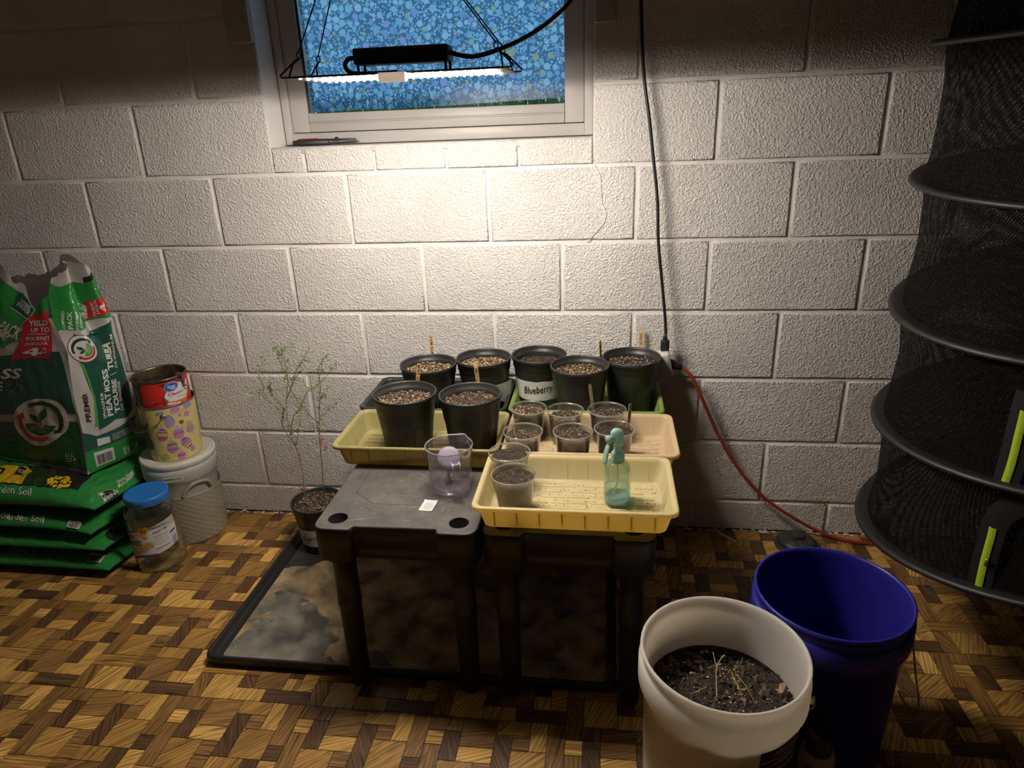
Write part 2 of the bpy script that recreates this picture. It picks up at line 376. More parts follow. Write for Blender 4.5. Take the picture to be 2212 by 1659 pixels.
def plank_geo(mb, p, cols, uvs):
    x0, x1, y0, y1, col, ang = p; g = .0008; x0 += g; x1 -= g; y0 += g; y1 -= g
    k = _ru.uniform(.86, 1.12); c = tuple(v*k for v in col)
    mb.add([(x0,y0,-.002),(x1,y0,-.002),(x1,y1,-.002),(x0,y1,-.002),(x0,y0,0),(x1,y0,0),(x1,y1,0),(x0,y1,0)], [(4,5,6,7),(0,1,5,4),(1,2,6,5),(2,3,7,6),(3,0,4,7)], 0, False)
    a = radians(ang); ox, oy = _ru.uniform(0, 9), _ru.uniform(0, 9)
    for f in mb.f[-5:]:
        uv = []
        for i in f: v = mb.v[i]; uv.append((ox + v[0]*cos(a) + v[1]*sin(a), oy - v[0]*sin(a) + v[1]*cos(a)))
        uvs.append(uv); cols.append(c)
rest = MB(); rc, ruv = [], []
for p in pieces:
    if id(p) in front:
        mb = MB(); c_, u_ = [], []; plank_geo(mb, p, c_, u_); mb.build('plank', M_PLANK, floor, fix=False, col=c_, uv=u_)
    else: plank_geo(rest, p, rc, ruv)
rest.build('plank_field', M_PLANK, floor, kind='stuff', fix=False, col=rc, uv=ruv)

# ------------------------------------------------------------------ setting: window
M_VINYL = plain('window_vinyl', (.50, .47, .455), .4); M_GAP = plain('window_shadow_gap', (.10, .09, .085), .7); M_DARKSTRIP = plain('spacer_bar', (.05, .055, .06), .5)
win = empty('window_1', None, None, (0, .1, OZ)); tag(win, kind='structure')
GX0, GX1, GZ0 = -.535, .207, 1.2835                   # visible pane
def wbox(name, x0, x1, y0, y1, z0, z1, m=M_VINYL, r=.002): return MB().rbox(x0, x1, y0-.1, y1-.1, z0-OZ, z1-OZ, r).build(name, m, win)
FT = 1.98
for nm, (x0, x1, z0, z1), y in (('frame', (OX0+.004, OX0+.026, OZ+.002, FT), .098), ('frame', (OX1-.026, OX1-.002, OZ+.002, FT), .098), ('frame', (OX0+.026, OX1-.026, OZ+.002, OZ+.034), .098),
                      ('sash', (OX0+.027, GX0-.002, OZ+.036, FT), .106), ('sash', (GX1+.002, OX1-.027, OZ+.036, FT), .106), ('sash', (GX0-.001, GX1+.001, OZ+.036, GZ0-.002), .106)):
    wbox(nm, x0, x1, y, .17, z0, z1)
wbox('glazing_bead', GX0-.002, GX1+.002, .1012, .112, 1.2535, 1.2565, r=.001); wbox('glazing_bead', GX0-.002, GX1+.002, .1012, .112, 1.2585, 1.2605, r=.0008)
wbox('spacer_bar', GX0-.003, GX0+.004, .1135, .12, GZ0, FT, M_DARKSTRIP, .0008)
M_GLASS = seethru('window_glass', (.92, .95, .95), .02, .9)
wbox('glass', GX0-.01, GX1+.01, .130, .134, GZ0-.01, FT, M_GLASS, .0005)
def film_mat():
    m, nt, b, o = _mat('bubble_film'); nt.nodes.remove(b); P = coords(nt)
    def cells(scale, rnd=.85):
        d = N(nt, 'ShaderNodeTexVoronoi', feature='F1', voronoi_dimensions='2D'); d.inputs['Scale'].default_value = scale; d.inputs['Randomness'].default_value = rnd
        sp = N(nt, 'ShaderNodeSeparateXYZ'); L(nt, P, sp.inputs[0]); cb = N(nt, 'ShaderNodeCombineXYZ'); L(nt, sp.outputs['X'], cb.inputs['X']); L(nt, sp.outputs['Z'], cb.inputs['Y']); L(nt, cb.outputs[0], d.inputs['Vector'])
        e = N(nt, 'ShaderNodeTexVoronoi', feature='N_SPHERE_RADIUS', voronoi_dimensions='2D'); e.inputs['Scale'].default_value = scale; e.inputs['Randomness'].default_value = rnd; L(nt, cb.outputs[0], e.inputs['Vector'])
        q = N(nt, 'ShaderNodeMath', operation='DIVIDE'); L(nt, d.outputs['Distance'], q.inputs[0]); L(nt, e.outputs['Radius'], q.inputs[1])
        s = N(nt, 'ShaderNodeMath', operation='MULTIPLY'); L(nt, q.outputs[0], s.inputs[0]); s.inputs[1].default_value = 1.0
        return s.outputs[0], d.outputs['Color']
    d1, c1 = cells(46, .95); d2, c2 = cells(118, .95)
    def inside(d, t=.93):
        l = N(nt, 'ShaderNodeMapRange'); l.inputs['From Min'].default_value = t-.08; l.inputs['From Max'].default_value = t+.02; l.inputs['To Min'].default_value = 1; l.inputs['To Max'].default_value = 0; L(nt, d, l.inputs['Value']); return l.outputs[0]
    i1, i2 = inside(d1), inside(d2)
    def tint(c):
        s = N(nt, 'ShaderNodeSeparateColor'); L(nt, c, s.inputs[0]); r = N(nt, 'ShaderNodeValToRGB'); r.color_ramp.interpolation = 'CONSTANT'; el = r.color_ramp.elements
        el[0].position = 0; el[0].color = (.46, .80, .92, 1); el[1].position = .28; el[1].color = (.56, .86, 1.0, 1)
        for p_, c_ in ((.52, (.36, .70, .90, 1)), (.70, (.34, .56, .86, 1)), (.80, (.56, .68, .52, 1)), (.89, (.52, .56, .86, 1)), (.95, (.62, .66, .36, 1))):
            e = el.new(p_); e.color = c_
        L(nt, s.outputs[0], r.inputs[0]); return r.outputs[0]
    def mix(f, a, b):
        x = N(nt, 'ShaderNodeMixRGB'); L(nt, f, x.inputs[0])
        if isinstance(a, tuple): x.inputs[1].default_value = a
        else: L(nt, a, x.inputs[1])
        L(nt, b, x.inputs[2]); return x.outputs[0]
    col = mix(i1, mix(i2, (.13, .30, .46, 1), tint(c2)), tint(c1))
    tl = N(nt, 'ShaderNodeBsdfTranslucent'); L(nt, col, tl.inputs[0]); tr = N(nt, 'ShaderNodeBsdfTransparent'); L(nt, col, tr.inputs[0])
    gl = N(nt, 'ShaderNodeBsdfGlossy'); gl.inputs['Roughness'].default_value = .25
    a = N(nt, 'ShaderNodeMixShader'); a.inputs[0].default_value = .35; L(nt, tl.outputs[0], a.inputs[1]); L(nt, tr.outputs[0], a.inputs[2])
    b2 = N(nt, 'ShaderNodeMixShader'); b2.inputs[0].default_value = .012; L(nt, a.outputs[0], b2.inputs[1]); L(nt, gl.outputs[0], b2.inputs[2]); L(nt, b2.outputs[0], o.inputs[0])
    return m
fl = MB(); bot = [(GX0+.004, 1.2855), (-.44, 1.2862), (-.40, 1.2872), (-.30, 1.2868), (-.12, 1.2880), (.05, 1.2925), (GX1+.008, 1.2965)]
vs = [(x, .0285, z-OZ) for x, z in bot] + [(x, .0285, FT-OZ) for x, z in bot]; n = len(bot)
fl.add(vs, [(i, i+1, n+i+1, n+i) for i in range(n-1)]); fo = fl.build('privacy_film', film_mat(), win)
# outside: lawn and low bushes just beyond the pane
lawn = tag(MB().box(-6, 6, .25, 14, 1.0, 1.2).build('ground_outside', plain('lawn', (.05, .10, .02), .9)), kind='structure')
mb = MB(); R = random.Random(5); cols = []
for i in range(5200):
    x = R.uniform(-.9, .8); y = R.uniform(.28, .75); h = R.uniform(.05, .16); dx, dy = R.uniform(-.05, .05), R.uniform(-.04, .04); w_ = R.uniform(.002, .006)
    mb.add([(x-w_, y, 1.2), (x+w_, y, 1.2), (x+dx, y+dy, 1.2+h)], [(0, 1, 2)], 0, False); g = R.uniform(.5, 1.3); cols.append((.22*g, .42*g, .06*g))
tag(mb.build('grass', attrcol('grass_blade', .6), None, fix=False, col=cols), 'green grass seen below the film outside the window', 'grass', kind='stuff')
# ------------------------------------------------------------------ grow light
M_BLK = plain('black_metal', (.022, .022, .024), .45); M_ALU = plain('board_face', (.55, .55, .56), .35, .6); M_WIRE = plain('steel_wire', (.05, .05, .055), .4, .7)
M_CORD = plain('black_cord', (.013, .013, .014), .5); M_WHITEBOX = milky('white_plastic', (.75, .73, .70), (.8, .75, .7), .4)
M_LED = plain('led_warm', (1, 1, 1), .4, emit=((1.0, .915, .80), LED_POWER)); M_LEDR = plain('led_red', (1, .3, .3), .4, emit=((1.0, .12, .10), LED_POWER*.25))
LX, LY, LZ = -.0620, -.540, 1.3295
lamp = empty('grow_light', 'hanging flat LED grow light, lit, before the bubble-film window', 'grow light', (LX, LY, LZ)); lamp.scale = (1.005, 1.005, 1.005)
HX, HY = .205, .085
MB().rbox(-HX, HX, -HY, HY, 0, .0035, .001).build('board', M_BLK, lamp)
led = MB(); leds_r = MB(); R = random.Random(2)
for i in range(25):
    for j in range(5):
        x = -.178 + i*.01475; y = -.072 + j*.036
        (leds_r if (i*5+j*3) % 17 == 0 else led).box(x-.0015, x+.0015, y-.0028, y+.0028, -.0016, -.0002)
led.build('led_chips', M_LED, lamp, kind='stuff'); leds_r.build('red_led_chips', M_LEDR, lamp, kind='stuff')
MB().rbox(-.020, .030, -.106, -.0885, -.0145, .0015, .002).build('switch_box', M_WHITEBOX, lamp)
MB().rbox(-.089, .092, -.028, .028, .022, .050, .003).build('driver_box', M_BLK, lamp)
fin = MB()
for k in range(4): fin.rbox(-.088, .091, -.0295, -.0275, .026+k*.006, .028+k*.006, .0006)
fin.build('driver_fins', M_BLK, lamp)
for x, y in ((-.083, -.02), (.086, -.02), (-.083, .02), (.086, .02)): MB().tube([(x, y, .003), (x, y, .023)], .0028, 8).build('standoff', M_BLK, lamp)
MB().tube(smooth_path([(-.086, -.005, .034), (-.102, -.012, .034), (-.108, -.02, .022), (-.098, -.026, .010), (-.075, -.03, .006), (-.03, -.03, .0055), (-.005, -.03, .006)]), .0042, 8).build('driver_lead', M_CORD, lamp)
for sx in (-1, 1):
    for sy in (-1, 1):
        MB().tube([(sx*.200, sy*.070, .002), (sx*.216, sy*.070, .003), (sx*.219, sy*.068, .006), (sx*.190, sy*.05, .034), (sx*.186, sy*.047, .036), (sx*.196, sy*.056, .026), (sx*.200, sy*.070, .004)], .0016, 6).build('hanger_wire', M_WIRE, lamp)
        MB().tube([(sx*.186 + .004*cos(t), sy*.047, .041 + .006*sin(t)) for t in [2*pi*i/12 for i in range(12)]], .0011, 6, closed=True).build('hook', M_WIRE, lamp)
        MB().tube([(sx*.186, sy*.047, .045), (sx*.01-.045, sy*.004, .325)], .0013, 6).build('rope', M_BLK, lamp)
MB().tube([(-.045, .0, .322), (-.045, 0, .355)], .004, 8).build('carabiner', M_WIRE, lamp)
MB().tube([(-.045, 0, .35), (-.045, 0, (ZT-LZ)/1.005)], .0022, 6).build('hanging_cord', M_BLK, lamp)

# power lead: from the driver up out of the picture, then down the wall to the plug
pth = [(LX+.092, LY, LZ+.037), W(1020, 122, -.53), W(1085, 104, -.505), W(1150, 72, -.465), W(1205, 30, -.42), W(1240, -10, -.38), W(1290, -110, -.32), W(1350, -160, -.14)]
top = W(1384, -60, -.03)
pth += [Vector((top.x-.01, -.04, top.z+.05)), top, W(1385, 5, -.028), W(1390, 150, -.028), W(1403, 260, -.03), W(1410, 330, -.03), W(1420, 430, -.033), W(1422, 520, -.036), W(1430, 610, -.038), W(1437, 690, -.04), W(1438, 722, -.045)]
pc = MB().tube(smooth_path(pth, 5), .0043, 8).build('power_cord', M_CORD); tag(pc, 'black power cord hanging down the block wall from the lamp to the white adapter', 'cord')
e = W(1437, 728, -.046); e2 = W(1434, 762, -.05)
pl = MB(); ax = (e2-e).normalized()
pl.tube([e + Vector((0, 0, .012)), e, e - Vector((0, 0, .006)), e - Vector((0, 0, .010))], [.0045, .0062, .0068, .0068], 10)
pl.rbox(e.x-.012, e.x+.012, e.y-.009, e.y+.009, e2.z+.004, e.z-.008, .004); pl.build('plug', M_CORD, pc)
# white three-way adapter behind the last pot
M_ADP = plain('adapter_white', (.60, .58, .56), .5)
ad = empty('plug_adapter', 'white plug adapter at the end of the black cord, behind the rightmost pot', 'adapter', (e2.x-.004, -.052, e2.z-.012), 0, rot=(0, radians(-12), 0))
MB().rbox(-.021, .021, -.024, .024, -.058, .016, .007).build('body', M_ADP, ad)
MB().rbox(-.014, .014, -.0252, -.0235, -.05, .008, .002).build('outlet_face', plain('outlet_grey', (.5, .48, .46), .5), ad)
# orange extension cord
M_ORG = plain('orange_cord', (.34, .048, .020), .45, bump=(300, .2, .001)); 
og = [W(1470, 792, -.05), W(1490, 808, -.05), W(1503, 830, -.048), W(1525, 880, -.045), W(1552, 940, -.04), W(1590, 1005, -.038), W(1640, 1065, -.036), W(1700, 1110, -.034), W(1770, 1148, -.032), F(1835, 1168, .012), F(1900, 1176, .006), F(2000, 1182, .006), Vector((1.5, -.10, .006)), Vector((2.2, -.3, .006))]
ec = MB().tube(smooth_path(og, 6), .0052, 8).build('extension_cord', M_ORG); tag(ec, 'orange extension cord sagging down the wall to the floor behind the mesh rack', 'cord')
a = W(1440, 782, -.05); b = W(1472, 794, -.05)
sk = MB().tube([a, a.lerp(b, .3), a.lerp(b, .7), a.lerp(b, .95), b], [.013, .0135, .011, .0085, .0065], 12); sk.build('socket_end', M_CORD, ec)

# ------------------------------------------------------------------ two resin shelf tables
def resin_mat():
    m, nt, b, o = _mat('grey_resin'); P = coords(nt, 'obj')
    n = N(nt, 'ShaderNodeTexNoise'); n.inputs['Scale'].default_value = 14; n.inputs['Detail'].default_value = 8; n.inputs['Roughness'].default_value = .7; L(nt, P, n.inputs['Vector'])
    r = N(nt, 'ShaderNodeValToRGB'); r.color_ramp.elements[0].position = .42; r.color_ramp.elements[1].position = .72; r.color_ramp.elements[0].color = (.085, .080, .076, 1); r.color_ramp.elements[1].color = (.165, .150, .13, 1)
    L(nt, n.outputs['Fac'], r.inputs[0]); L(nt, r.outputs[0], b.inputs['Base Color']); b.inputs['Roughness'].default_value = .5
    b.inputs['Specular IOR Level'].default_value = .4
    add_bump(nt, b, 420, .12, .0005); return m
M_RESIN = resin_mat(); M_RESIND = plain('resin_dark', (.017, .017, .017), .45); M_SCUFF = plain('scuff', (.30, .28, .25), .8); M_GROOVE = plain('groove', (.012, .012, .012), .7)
TH, TW, TD = .450, .352, .612
def table(name, label, x0, y0, rz=0):
    t = empty(name, label, 'table', (x0, y0, 0), rz, 'grey resin shelf tables')
    # plan of the top: corner bosses stand proud of the front and back edges
    b = .082; s = .016; hx, hy = .042, .042; hr = .0215
    out = []
    def arc(cx, cy, r, a0, a1, n=5): return [(cx + r*cos(a0+(a1-a0)*i/n), cy + r*sin(a0+(a1-a0)*i/n)) for i in range(n+1)]
    out += arc(.024, .024, .024, pi, 1.5*pi) + arc(b-.008, .008, .008, 1.5*pi, 2*pi) + [(b+.004, s)] + [(TW-b-.004, s)] + arc(TW-b+.008, .008, .008, pi, 1.5*pi) + arc(TW-.024, .024, .024, 1.5*pi, 2*pi)
    out += arc(TW-.024, TD-.024, .024, 0, .5*pi) + arc(TW-b+.008, TD-.008, .008, .5*pi, pi) + [(TW-b-.004, TD-s), (b+.004, TD-s)] + arc(b-.008, TD-.008, .008, 0, .5*pi) + arc(.024, TD-.024, .024, .5*pi, pi)
    hc = [(hx, hy), (TW-hx, hy), (TW-hx, TD-hy), (hx, TD-hy)]
    vs, fs = shape2d(out, *[ell(c[0], c[1], hr, n=24) for c in hc])
    mb = MB(); mb.add([(v[0], v[1], TH) for v in vs], fs, 0, False); SIDE = 1
    # rounded shoulder then skirt
    def off(d, z):
        n = len(out); r = []
        for i in range(n):
            p, q, k = Vector(out[i-1]), Vector(out[i]), Vector(out[(i+1) % n]); e = (k-p).normalized() if (k-p).length > 0 else Vector((1, 0)); nrm = Vector((e.y, -e.x)); r.append((q.x+nrm.x*d, q.y+nrm.y*d, z))
        return r
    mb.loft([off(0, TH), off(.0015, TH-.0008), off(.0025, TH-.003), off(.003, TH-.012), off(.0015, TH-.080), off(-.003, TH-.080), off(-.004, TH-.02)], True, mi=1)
    for c in hc:
        mb.loft([[(c[0]+r*cos(2*pi*i/24), c[1]+r*sin(2*pi*i/24), z) for i in range(24)] for r, z in ((hr, TH), (hr-.001, TH-.002), (hr-.0025, TH-.07))], True, False, True, 1)
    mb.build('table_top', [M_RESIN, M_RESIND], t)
    for c in hc:
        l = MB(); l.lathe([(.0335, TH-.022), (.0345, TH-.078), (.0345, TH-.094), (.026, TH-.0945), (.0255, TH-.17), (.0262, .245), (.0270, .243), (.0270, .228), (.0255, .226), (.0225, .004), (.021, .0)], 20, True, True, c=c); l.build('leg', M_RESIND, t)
    for i in range(2):
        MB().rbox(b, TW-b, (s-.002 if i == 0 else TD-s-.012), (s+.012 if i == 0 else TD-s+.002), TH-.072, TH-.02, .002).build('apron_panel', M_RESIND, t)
    # moulded outline on the top: a long octagon
    g = .0009; oc = [(.045, .15), (.10, .105), (TW-.10, .105), (TW-.045, .15), (TW-.045, TD-.15), (TW-.10, TD-.105), (.10, TD-.105), (.045, TD-.15)]
    ctr = Vector((TW/2, TD/2)); inn = [tuple(Vector(p) + (ctr-Vector(p)).normalized()*.0016) for p in oc]
    decal('groove', [shape2d(oc, inn)], lambda u, v: Vector((u, v, TH+.00025)), M_GROOVE, t, 1)
    return t
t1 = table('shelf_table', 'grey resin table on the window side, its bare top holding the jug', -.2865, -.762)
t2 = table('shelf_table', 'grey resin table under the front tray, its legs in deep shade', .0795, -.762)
R = random.Random(21); sc = []
for i in range(95):
    x, y = R.uniform(.03, .33), R.uniform(.03, .33); a = R.gauss(.35, .5); l = R.expovariate(1/.007); wd = R.uniform(.0003, .0009)
    if hypot(x-.042, y-.042) < .03 or hypot(x-.31, y-.042) < .03: continue
    sc.append(xf(([(-l, -wd), (l, -wd*.3), (l*.7, wd), (-l*.6, wd*1.3)], [(0, 1, 2, 3)]), x, y, a))
decal('scuffs', sc, lambda u, v: Vector((u, v, TH+.0003)), M_SCUFF, t1, 1, kind='stuff')

# ------------------------------------------------------------------ grit, soil, granules
M_SOIL = plain('soil', (.020, .013, .009), .9, bump=(220, 1.0, .004, 4), mott=(90, (.075, .047, .030), .45, .75))
M_GRAN = attrcol('granule', .7)
TAN = [(.55, .38, .18), (.62, .47, .26), (.42, .26, .11), (.30, .18, .08), (.70, .56, .36)]
BRN = [(.10, .060, .035), (.16, .09, .05), (.06, .038, .024), (.22, .13, .07), (.035, .024, .017)]
PALE = [(.65, .60, .52), (.55, .50, .42), (.75, .70, .62)]
def granules(name, pts, sizes, pal, parent, seed=0, flat=.7):
    R = random.Random(seed); mb = MB(); cols = []
    for p in pts:
        s = R.uniform(*sizes); a = R.uniform(0, 6.28); t = R.uniform(.5, 1.0); k = R.uniform(.75, 1.15); c = R.choice(pal); c = tuple(v*k for v in c)
        ca, sa = cos(a)*s, sin(a)*s; q = Vector(p); dz = R.uniform(-.3, .3)*s
        vs = [q + Vector((ca, sa, dz)), q + Vector((-sa*t, ca*t, -dz)), q + Vector((-ca, -sa, dz*.5)), q + Vector((sa*t, -ca*t, 0)), q + Vector((0, 0, s*flat)), q - Vector((0, 0, s*flat))]
        mb.add(vs, [(0, 1, 4), (1, 2, 4), (2, 3, 4), (3, 0, 4), (1, 0, 5), (2, 1, 5), (3, 2, 5), (0, 3, 5)], 0, False); cols += [c]*8
    return mb.build(name, M_GRAN, parent, kind='stuff', fix=False, col=cols)
def soil(parent, r, z, seed, pal, n=420, rough=.004, size=(.0011, .0028), c=(0, 0), slope=(0, 0)):
    mb = MB(); rings = 12; nn = 36; R = random.Random(seed)
    hgt = lambda x, y: z + rough*1.4*noise.noise(Vector((x*38+seed*3.1, y*38, seed))) + rough*.8*noise.noise(Vector((x*110, y*110+seed, 2))) + slope[0]*x + slope[1]*y
    vs = [(c[0], c[1], hgt(0, 0))]; fs = []
    for i in range(1, rings+1):
        for j in range(nn):
            a = 2*pi*j/nn; rr = r*i/rings; x, y = rr*cos(a), rr*sin(a); vs.append((c[0]+x, c[1]+y, hgt(x, y) - (.003 if i == rings else 0)))
    for j in range(nn): fs.append((0, 1+j, 1+(j+1) % nn))
    for i in range(1, rings):
        for j in range(nn): a = 1+(i-1)*nn; b = 1+i*nn; k = (j+1) % nn; fs.append((a+j, b+j, b+k, a+k))
    mb.add(vs, fs); s = mb.build('soil', M_SOIL, parent)
    pts = []
    for i in range(n):
        a = R.uniform(0, 2*pi); rr = (r-.002)*sqrt(R.random()); x, y = rr*cos(a), rr*sin(a); pts.append((c[0]+x, c[1]+y, hgt(x, y)+.0006))
    granules('soil_granules', pts, size, pal, s, seed); return s

# ------------------------------------------------------------------ seed trays
M_TY = milky('tray_yellow', (.80, .74, .45), (.95, .75, .30), .46); M_TC = milky('tray_cream', (.76, .63, .40), (.88, .60, .26), .38); M_TO = milky('tray_olive', (.42, .375, .155), (.60, .42, .08), .28)
M_TB = plain('tray_black', (.025, .025, .027), .42); M_TG = milky('tray_lime', (.32, .43, .12), (.36, .50, .10), .34)
def tray(label, x0, x1, y0, y1, mat, seed, zb=.4505, grit=160):
    cx, cy = (x0+x1)/2, (y0+y1)/2; wx, wy = (x1-x0)/2, (y1-y0)/2; H = .060
    t = empty('seed_tray', label, 'tray', (cx, cy, zb), 0, 'seed trays on the tables')
    def lp(ins, z, r): return rrect(-wx+ins, wx-ins, -wy+ins, wy-ins, r, z)
    mb = MB(); mb.loft([lp(.026, 0, .014), lp(.021, .004, .018), lp(.0105, H-.009, .018), lp(.0035, H-.0075, .02), lp(0, H-.0085, .022), lp(-.0004, H-.003, .022), lp(.001, H-.0006, .021), lp(.003, H, .020), lp(.0065, H-.0004, .018), lp(.0105, H-.002, .0165), lp(.0125, H-.008, .016), lp(.0225, .008, .016), lp(.026, .0042, .014)], True, True, True)
    mb.build('shell', mat, t)
    fr = MB(); n = 7; R = random.Random(seed); grit = int(grit*1.7)
    for i in range(n):                                           # drain channels moulded in the floor
        y = -wy+.052 + (2*wy-.104)*i/(n-1); x = -wx+.038
        while x < wx-.05:
            l = R.choice((.05, .08, .11)); xe = min(x+l, wx-.038)
            if xe-x > .02: fr.loft([rrect(x, xe, y-.0042, y+.0042, .004, .0040, 2), rrect(x+.001, xe-.001, y-.0032, y+.0032, .003, .0064, 2), rrect(x+.002, xe-.002, y-.002, y+.002, .0018, .0070, 2)], True, False, True)
            x = xe + R.choice((.006, .012))
    fr.build('floor_ribs', mat, t, kind='stuff')
    wr = MB(); nx = int(2*wx/.042)
    for side in (-1, 1):
        for i in range(1, nx):
            x = -wx + 2*wx*i/nx
            for o in (0, 1):                                     # outside and inside ribs
                ins0, ins1 = (.0222, .0108) if o == 0 else (.0212, .0118); d = -.0012 if o == 0 else .0012
                ya0, ya1 = side*(wy-ins0), side*(wy-ins1); za, zb_ = (.006, H-.012) if o == 0 else (.010, H-.010)
                wr.add([(x-.0018, ya0, za), (x+.0018, ya0, za), (x+.0018, ya1, zb_), (x-.0018, ya1, zb_), (x-.0009, ya0-side*d, za), (x+.0009, ya0-side*d, za), (x+.0009, ya1-side*d, zb_), (x-.0009, ya1-side*d, zb_)], [(4, 5, 6, 7), (0, 4, 7, 3), (5, 1, 2, 6), (3, 7, 6, 2)], 0, False)
    ny = int(2*wy/.034)
    for side in (-1, 1):
        for i in range(1, ny):
            y = -wy + 2*wy*i/ny
            for o in (0, 1):
                ins0, ins1 = (.0222, .0108) if o == 0 else (.0212, .0118); d = -.0012 if o == 0 else .0012
                xa0, xa1 = side*(wx-ins0), side*(wx-ins1); za, zb_ = (.006, H-.012) if o == 0 else (.010, H-.010)
                wr.add([(xa0, y-.0018, za), (xa0, y+.0018, za), (xa1, y+.0018, zb_), (xa1, y-.0018, zb_), (xa0-side*d, y-.0009, za), (xa0-side*d, y+.0009, za), (xa1-side*d, y+.0009, zb_), (xa1-side*d, y-.0009, zb_)], [(4, 5, 6, 7), (0, 4, 7, 3), (5, 1, 2, 6), (3, 7, 6, 2)], 0, False)
    wr.build('wall_ribs', mat, t, kind='stuff')
    if grit:
        pts = []
        for i in range(grit):
            yb = -wy+.052 + (2*wy-.104)*R.randrange(n)/(n-1) + R.gauss(.006, .003)
            pts.append((R.uniform(-wx+.03, wx-.03), max(-wy+.03, min(wy-.03, yb if R.random() < .8 else R.uniform(-wy+.03, wy-.03))), .0046))
        granules('spilt_soil', pts, (.0005, .0021), BRN, t, seed, .4)
    return t
tray_front = tray('pale yellow seed tray in front, holding the spray bottle', .0575, .4765, -.756, -.507, M_TY, 1, grit=620)
tray_cream = tray('cream seed tray holding six clear soil cups', .083, .5025, -.5035, -.2585, M_TC, 2, grit=420)
tray_olive = tray('olive yellow seed tray under the pots marked LEN BALM and THYME', -.3425, .0765, -.4985, -.2605, M_TO, 3, grit=220)
tray_black = tray('black seed tray against the wall under the MINT pot', -.355, .0615, -.2545, -.0065, M_TB, 4, grit=40)
tray_lime = tray('lime green seed tray against the wall under the Blueberry pot', .067, .4865, -.2535, -.0075, M_TG, 5, grit=40)

# ------------------------------------------------------------------ black nursery pots
M_POT = plain('pot_black', (.026, .025, .024), .42, bump=(60, .06, .001)); M_PAPER = plain('paper_tape', (.66, .65, .62), .75, bump=(40, .5, .002)); M_INK = plain('ink', (.02, .02, .022), .6)
def pot(label, x, y, ztop, r, pal, seed, zb=.4560, dark=False, rb=.71, n=620, sl=.024, loc=None, name='nursery_pot'):
    h = ztop - zb; t = empty(name, label, 'pot', (x, y, zb), 0, 'black nursery pots')
    def rf(rr, z, a):
        if .012 < z < h*.62 and rr < r*.93:
            k = (a*12/(2*pi)) % 1; return rr - (.0016 if .15 < k < .85 else 0)
        return rr
    rz = lambda z: r*(rb + (.925-rb)*z/(h-.032))
    prof = [(r*rb-.004, 0), (r*rb-.0005, .002), (rz(.012), .0125), (rz(.03), .03), (rz(h*.3), h*.3), (rz(h*.55), h*.55), (rz(h*.64), h*.64), (rz(h-.036), h-.036), (r*.935, h-.032), (r*.95, h-.030), (r*.962, h-.012), (r*.992, h-.0095), (r, h-.006), (r*1.0, h-.002), (r*.985, h), (r*.955, h-.001), (r*.940, h-.004), (r*.930, h-.014), (r*.905, h-.015), (r*.895, h-.024), (r*(rb-.03)+.004, .006)]
    MB().lathe(prof, 72, True, True, rf=rf).build('shell', M_POT, t)
    soil(t, r*.896, h-sl, seed, pal, n)
    t['rz'] = 0.0
    return t, h, rz
pA, hA, rA = pot('black pot holding the LEN BALM stick, in the olive tray', -.1690, -.4015, .620, .0805, TAN+TAN+BRN, 11)
pB, hB, rB = pot('black pot holding the THYME stick, in the olive tray', -.0015, -.4045, .620, .0785, BRN+BRN+TAN[:2], 12)
pC, hC, rC = pot('black pot holding the MINT stick, in the black tray', -.1640, -.1720, .616, .0800, TAN, 13, n=800)
pD, hD, rD = pot('black pot of tan soil with a torn blank paper band', -.0138, -.1285, .620, .0790, TAN, 14, n=800)
pE, hE, rE = pot('black pot with a paper band reading Blueberry', .1405, -.0880, .617, .0795, BRN, 15, sl=.030)
pF, hF, rF = pot('black pot with a thin stick edge-on, in the lime tray', .2596, -.1860, .620, .0800, TAN+BRN+TAN, 16)
pG, hG, rG = pot('black pot holding the ECHIN stick, rightmost by the adapter', .4009, -.1140, .620, .0815, BRN+BRN+PALE, 17)
for p in (pA, pB, pC, pD, pE, pF, pG):
    del p['rz']
def band(parent, rfun, z0, z1, a0, a1, name='paper_band', wob=.002, seed=1, tail=0):
    mb = MB(); n = 26; m = 8; R = random.Random(seed); loops = []
    for i in range(m+1):
        row = []
        for j in range(n+1):
            a = a0 + (a1-a0)*j/n; zt = z1 + wob*noise.noise(Vector((j*.35, seed, 0))); zl = z0 + wob*noise.noise(Vector((j*.35, seed, 9))) + (tail*max(0, j/n-.7)*3.3 if tail else 0)
            z = zl + (zt-zl)*i/m; rr = rfun(z) + .0013 + .0005*noise.noise(Vector((j*.8, i*.8, seed))) + (.010*max(0, j/n-.82)*5 if tail else 0); row.append((rr*sin(a), -rr*cos(a), z))
        loops.append(row)
    mb.loft(loops, False); return mb.build(name, M_PAPER, parent)
bE = band(pE, rE, .040, .100, -1.45, 1.35, seed=4)
def handtext(parent, s, rfun, z, a0, size, width=None, rise=0.0, eps=.0023, mat=None):
    decal('lettering', [text2d(s, size, .006, .12, width)], lambda u, v: cyl(rfun, z, a0, eps)(u, v + rise*u), mat or M_INK, parent, .01)
handtext(bE, 'Blueberry', rE, .072, .02, .030, .086, .10)
bD = band(pD, rD, .050, .100, -.9, 1.5, seed=8, tail=-.022)
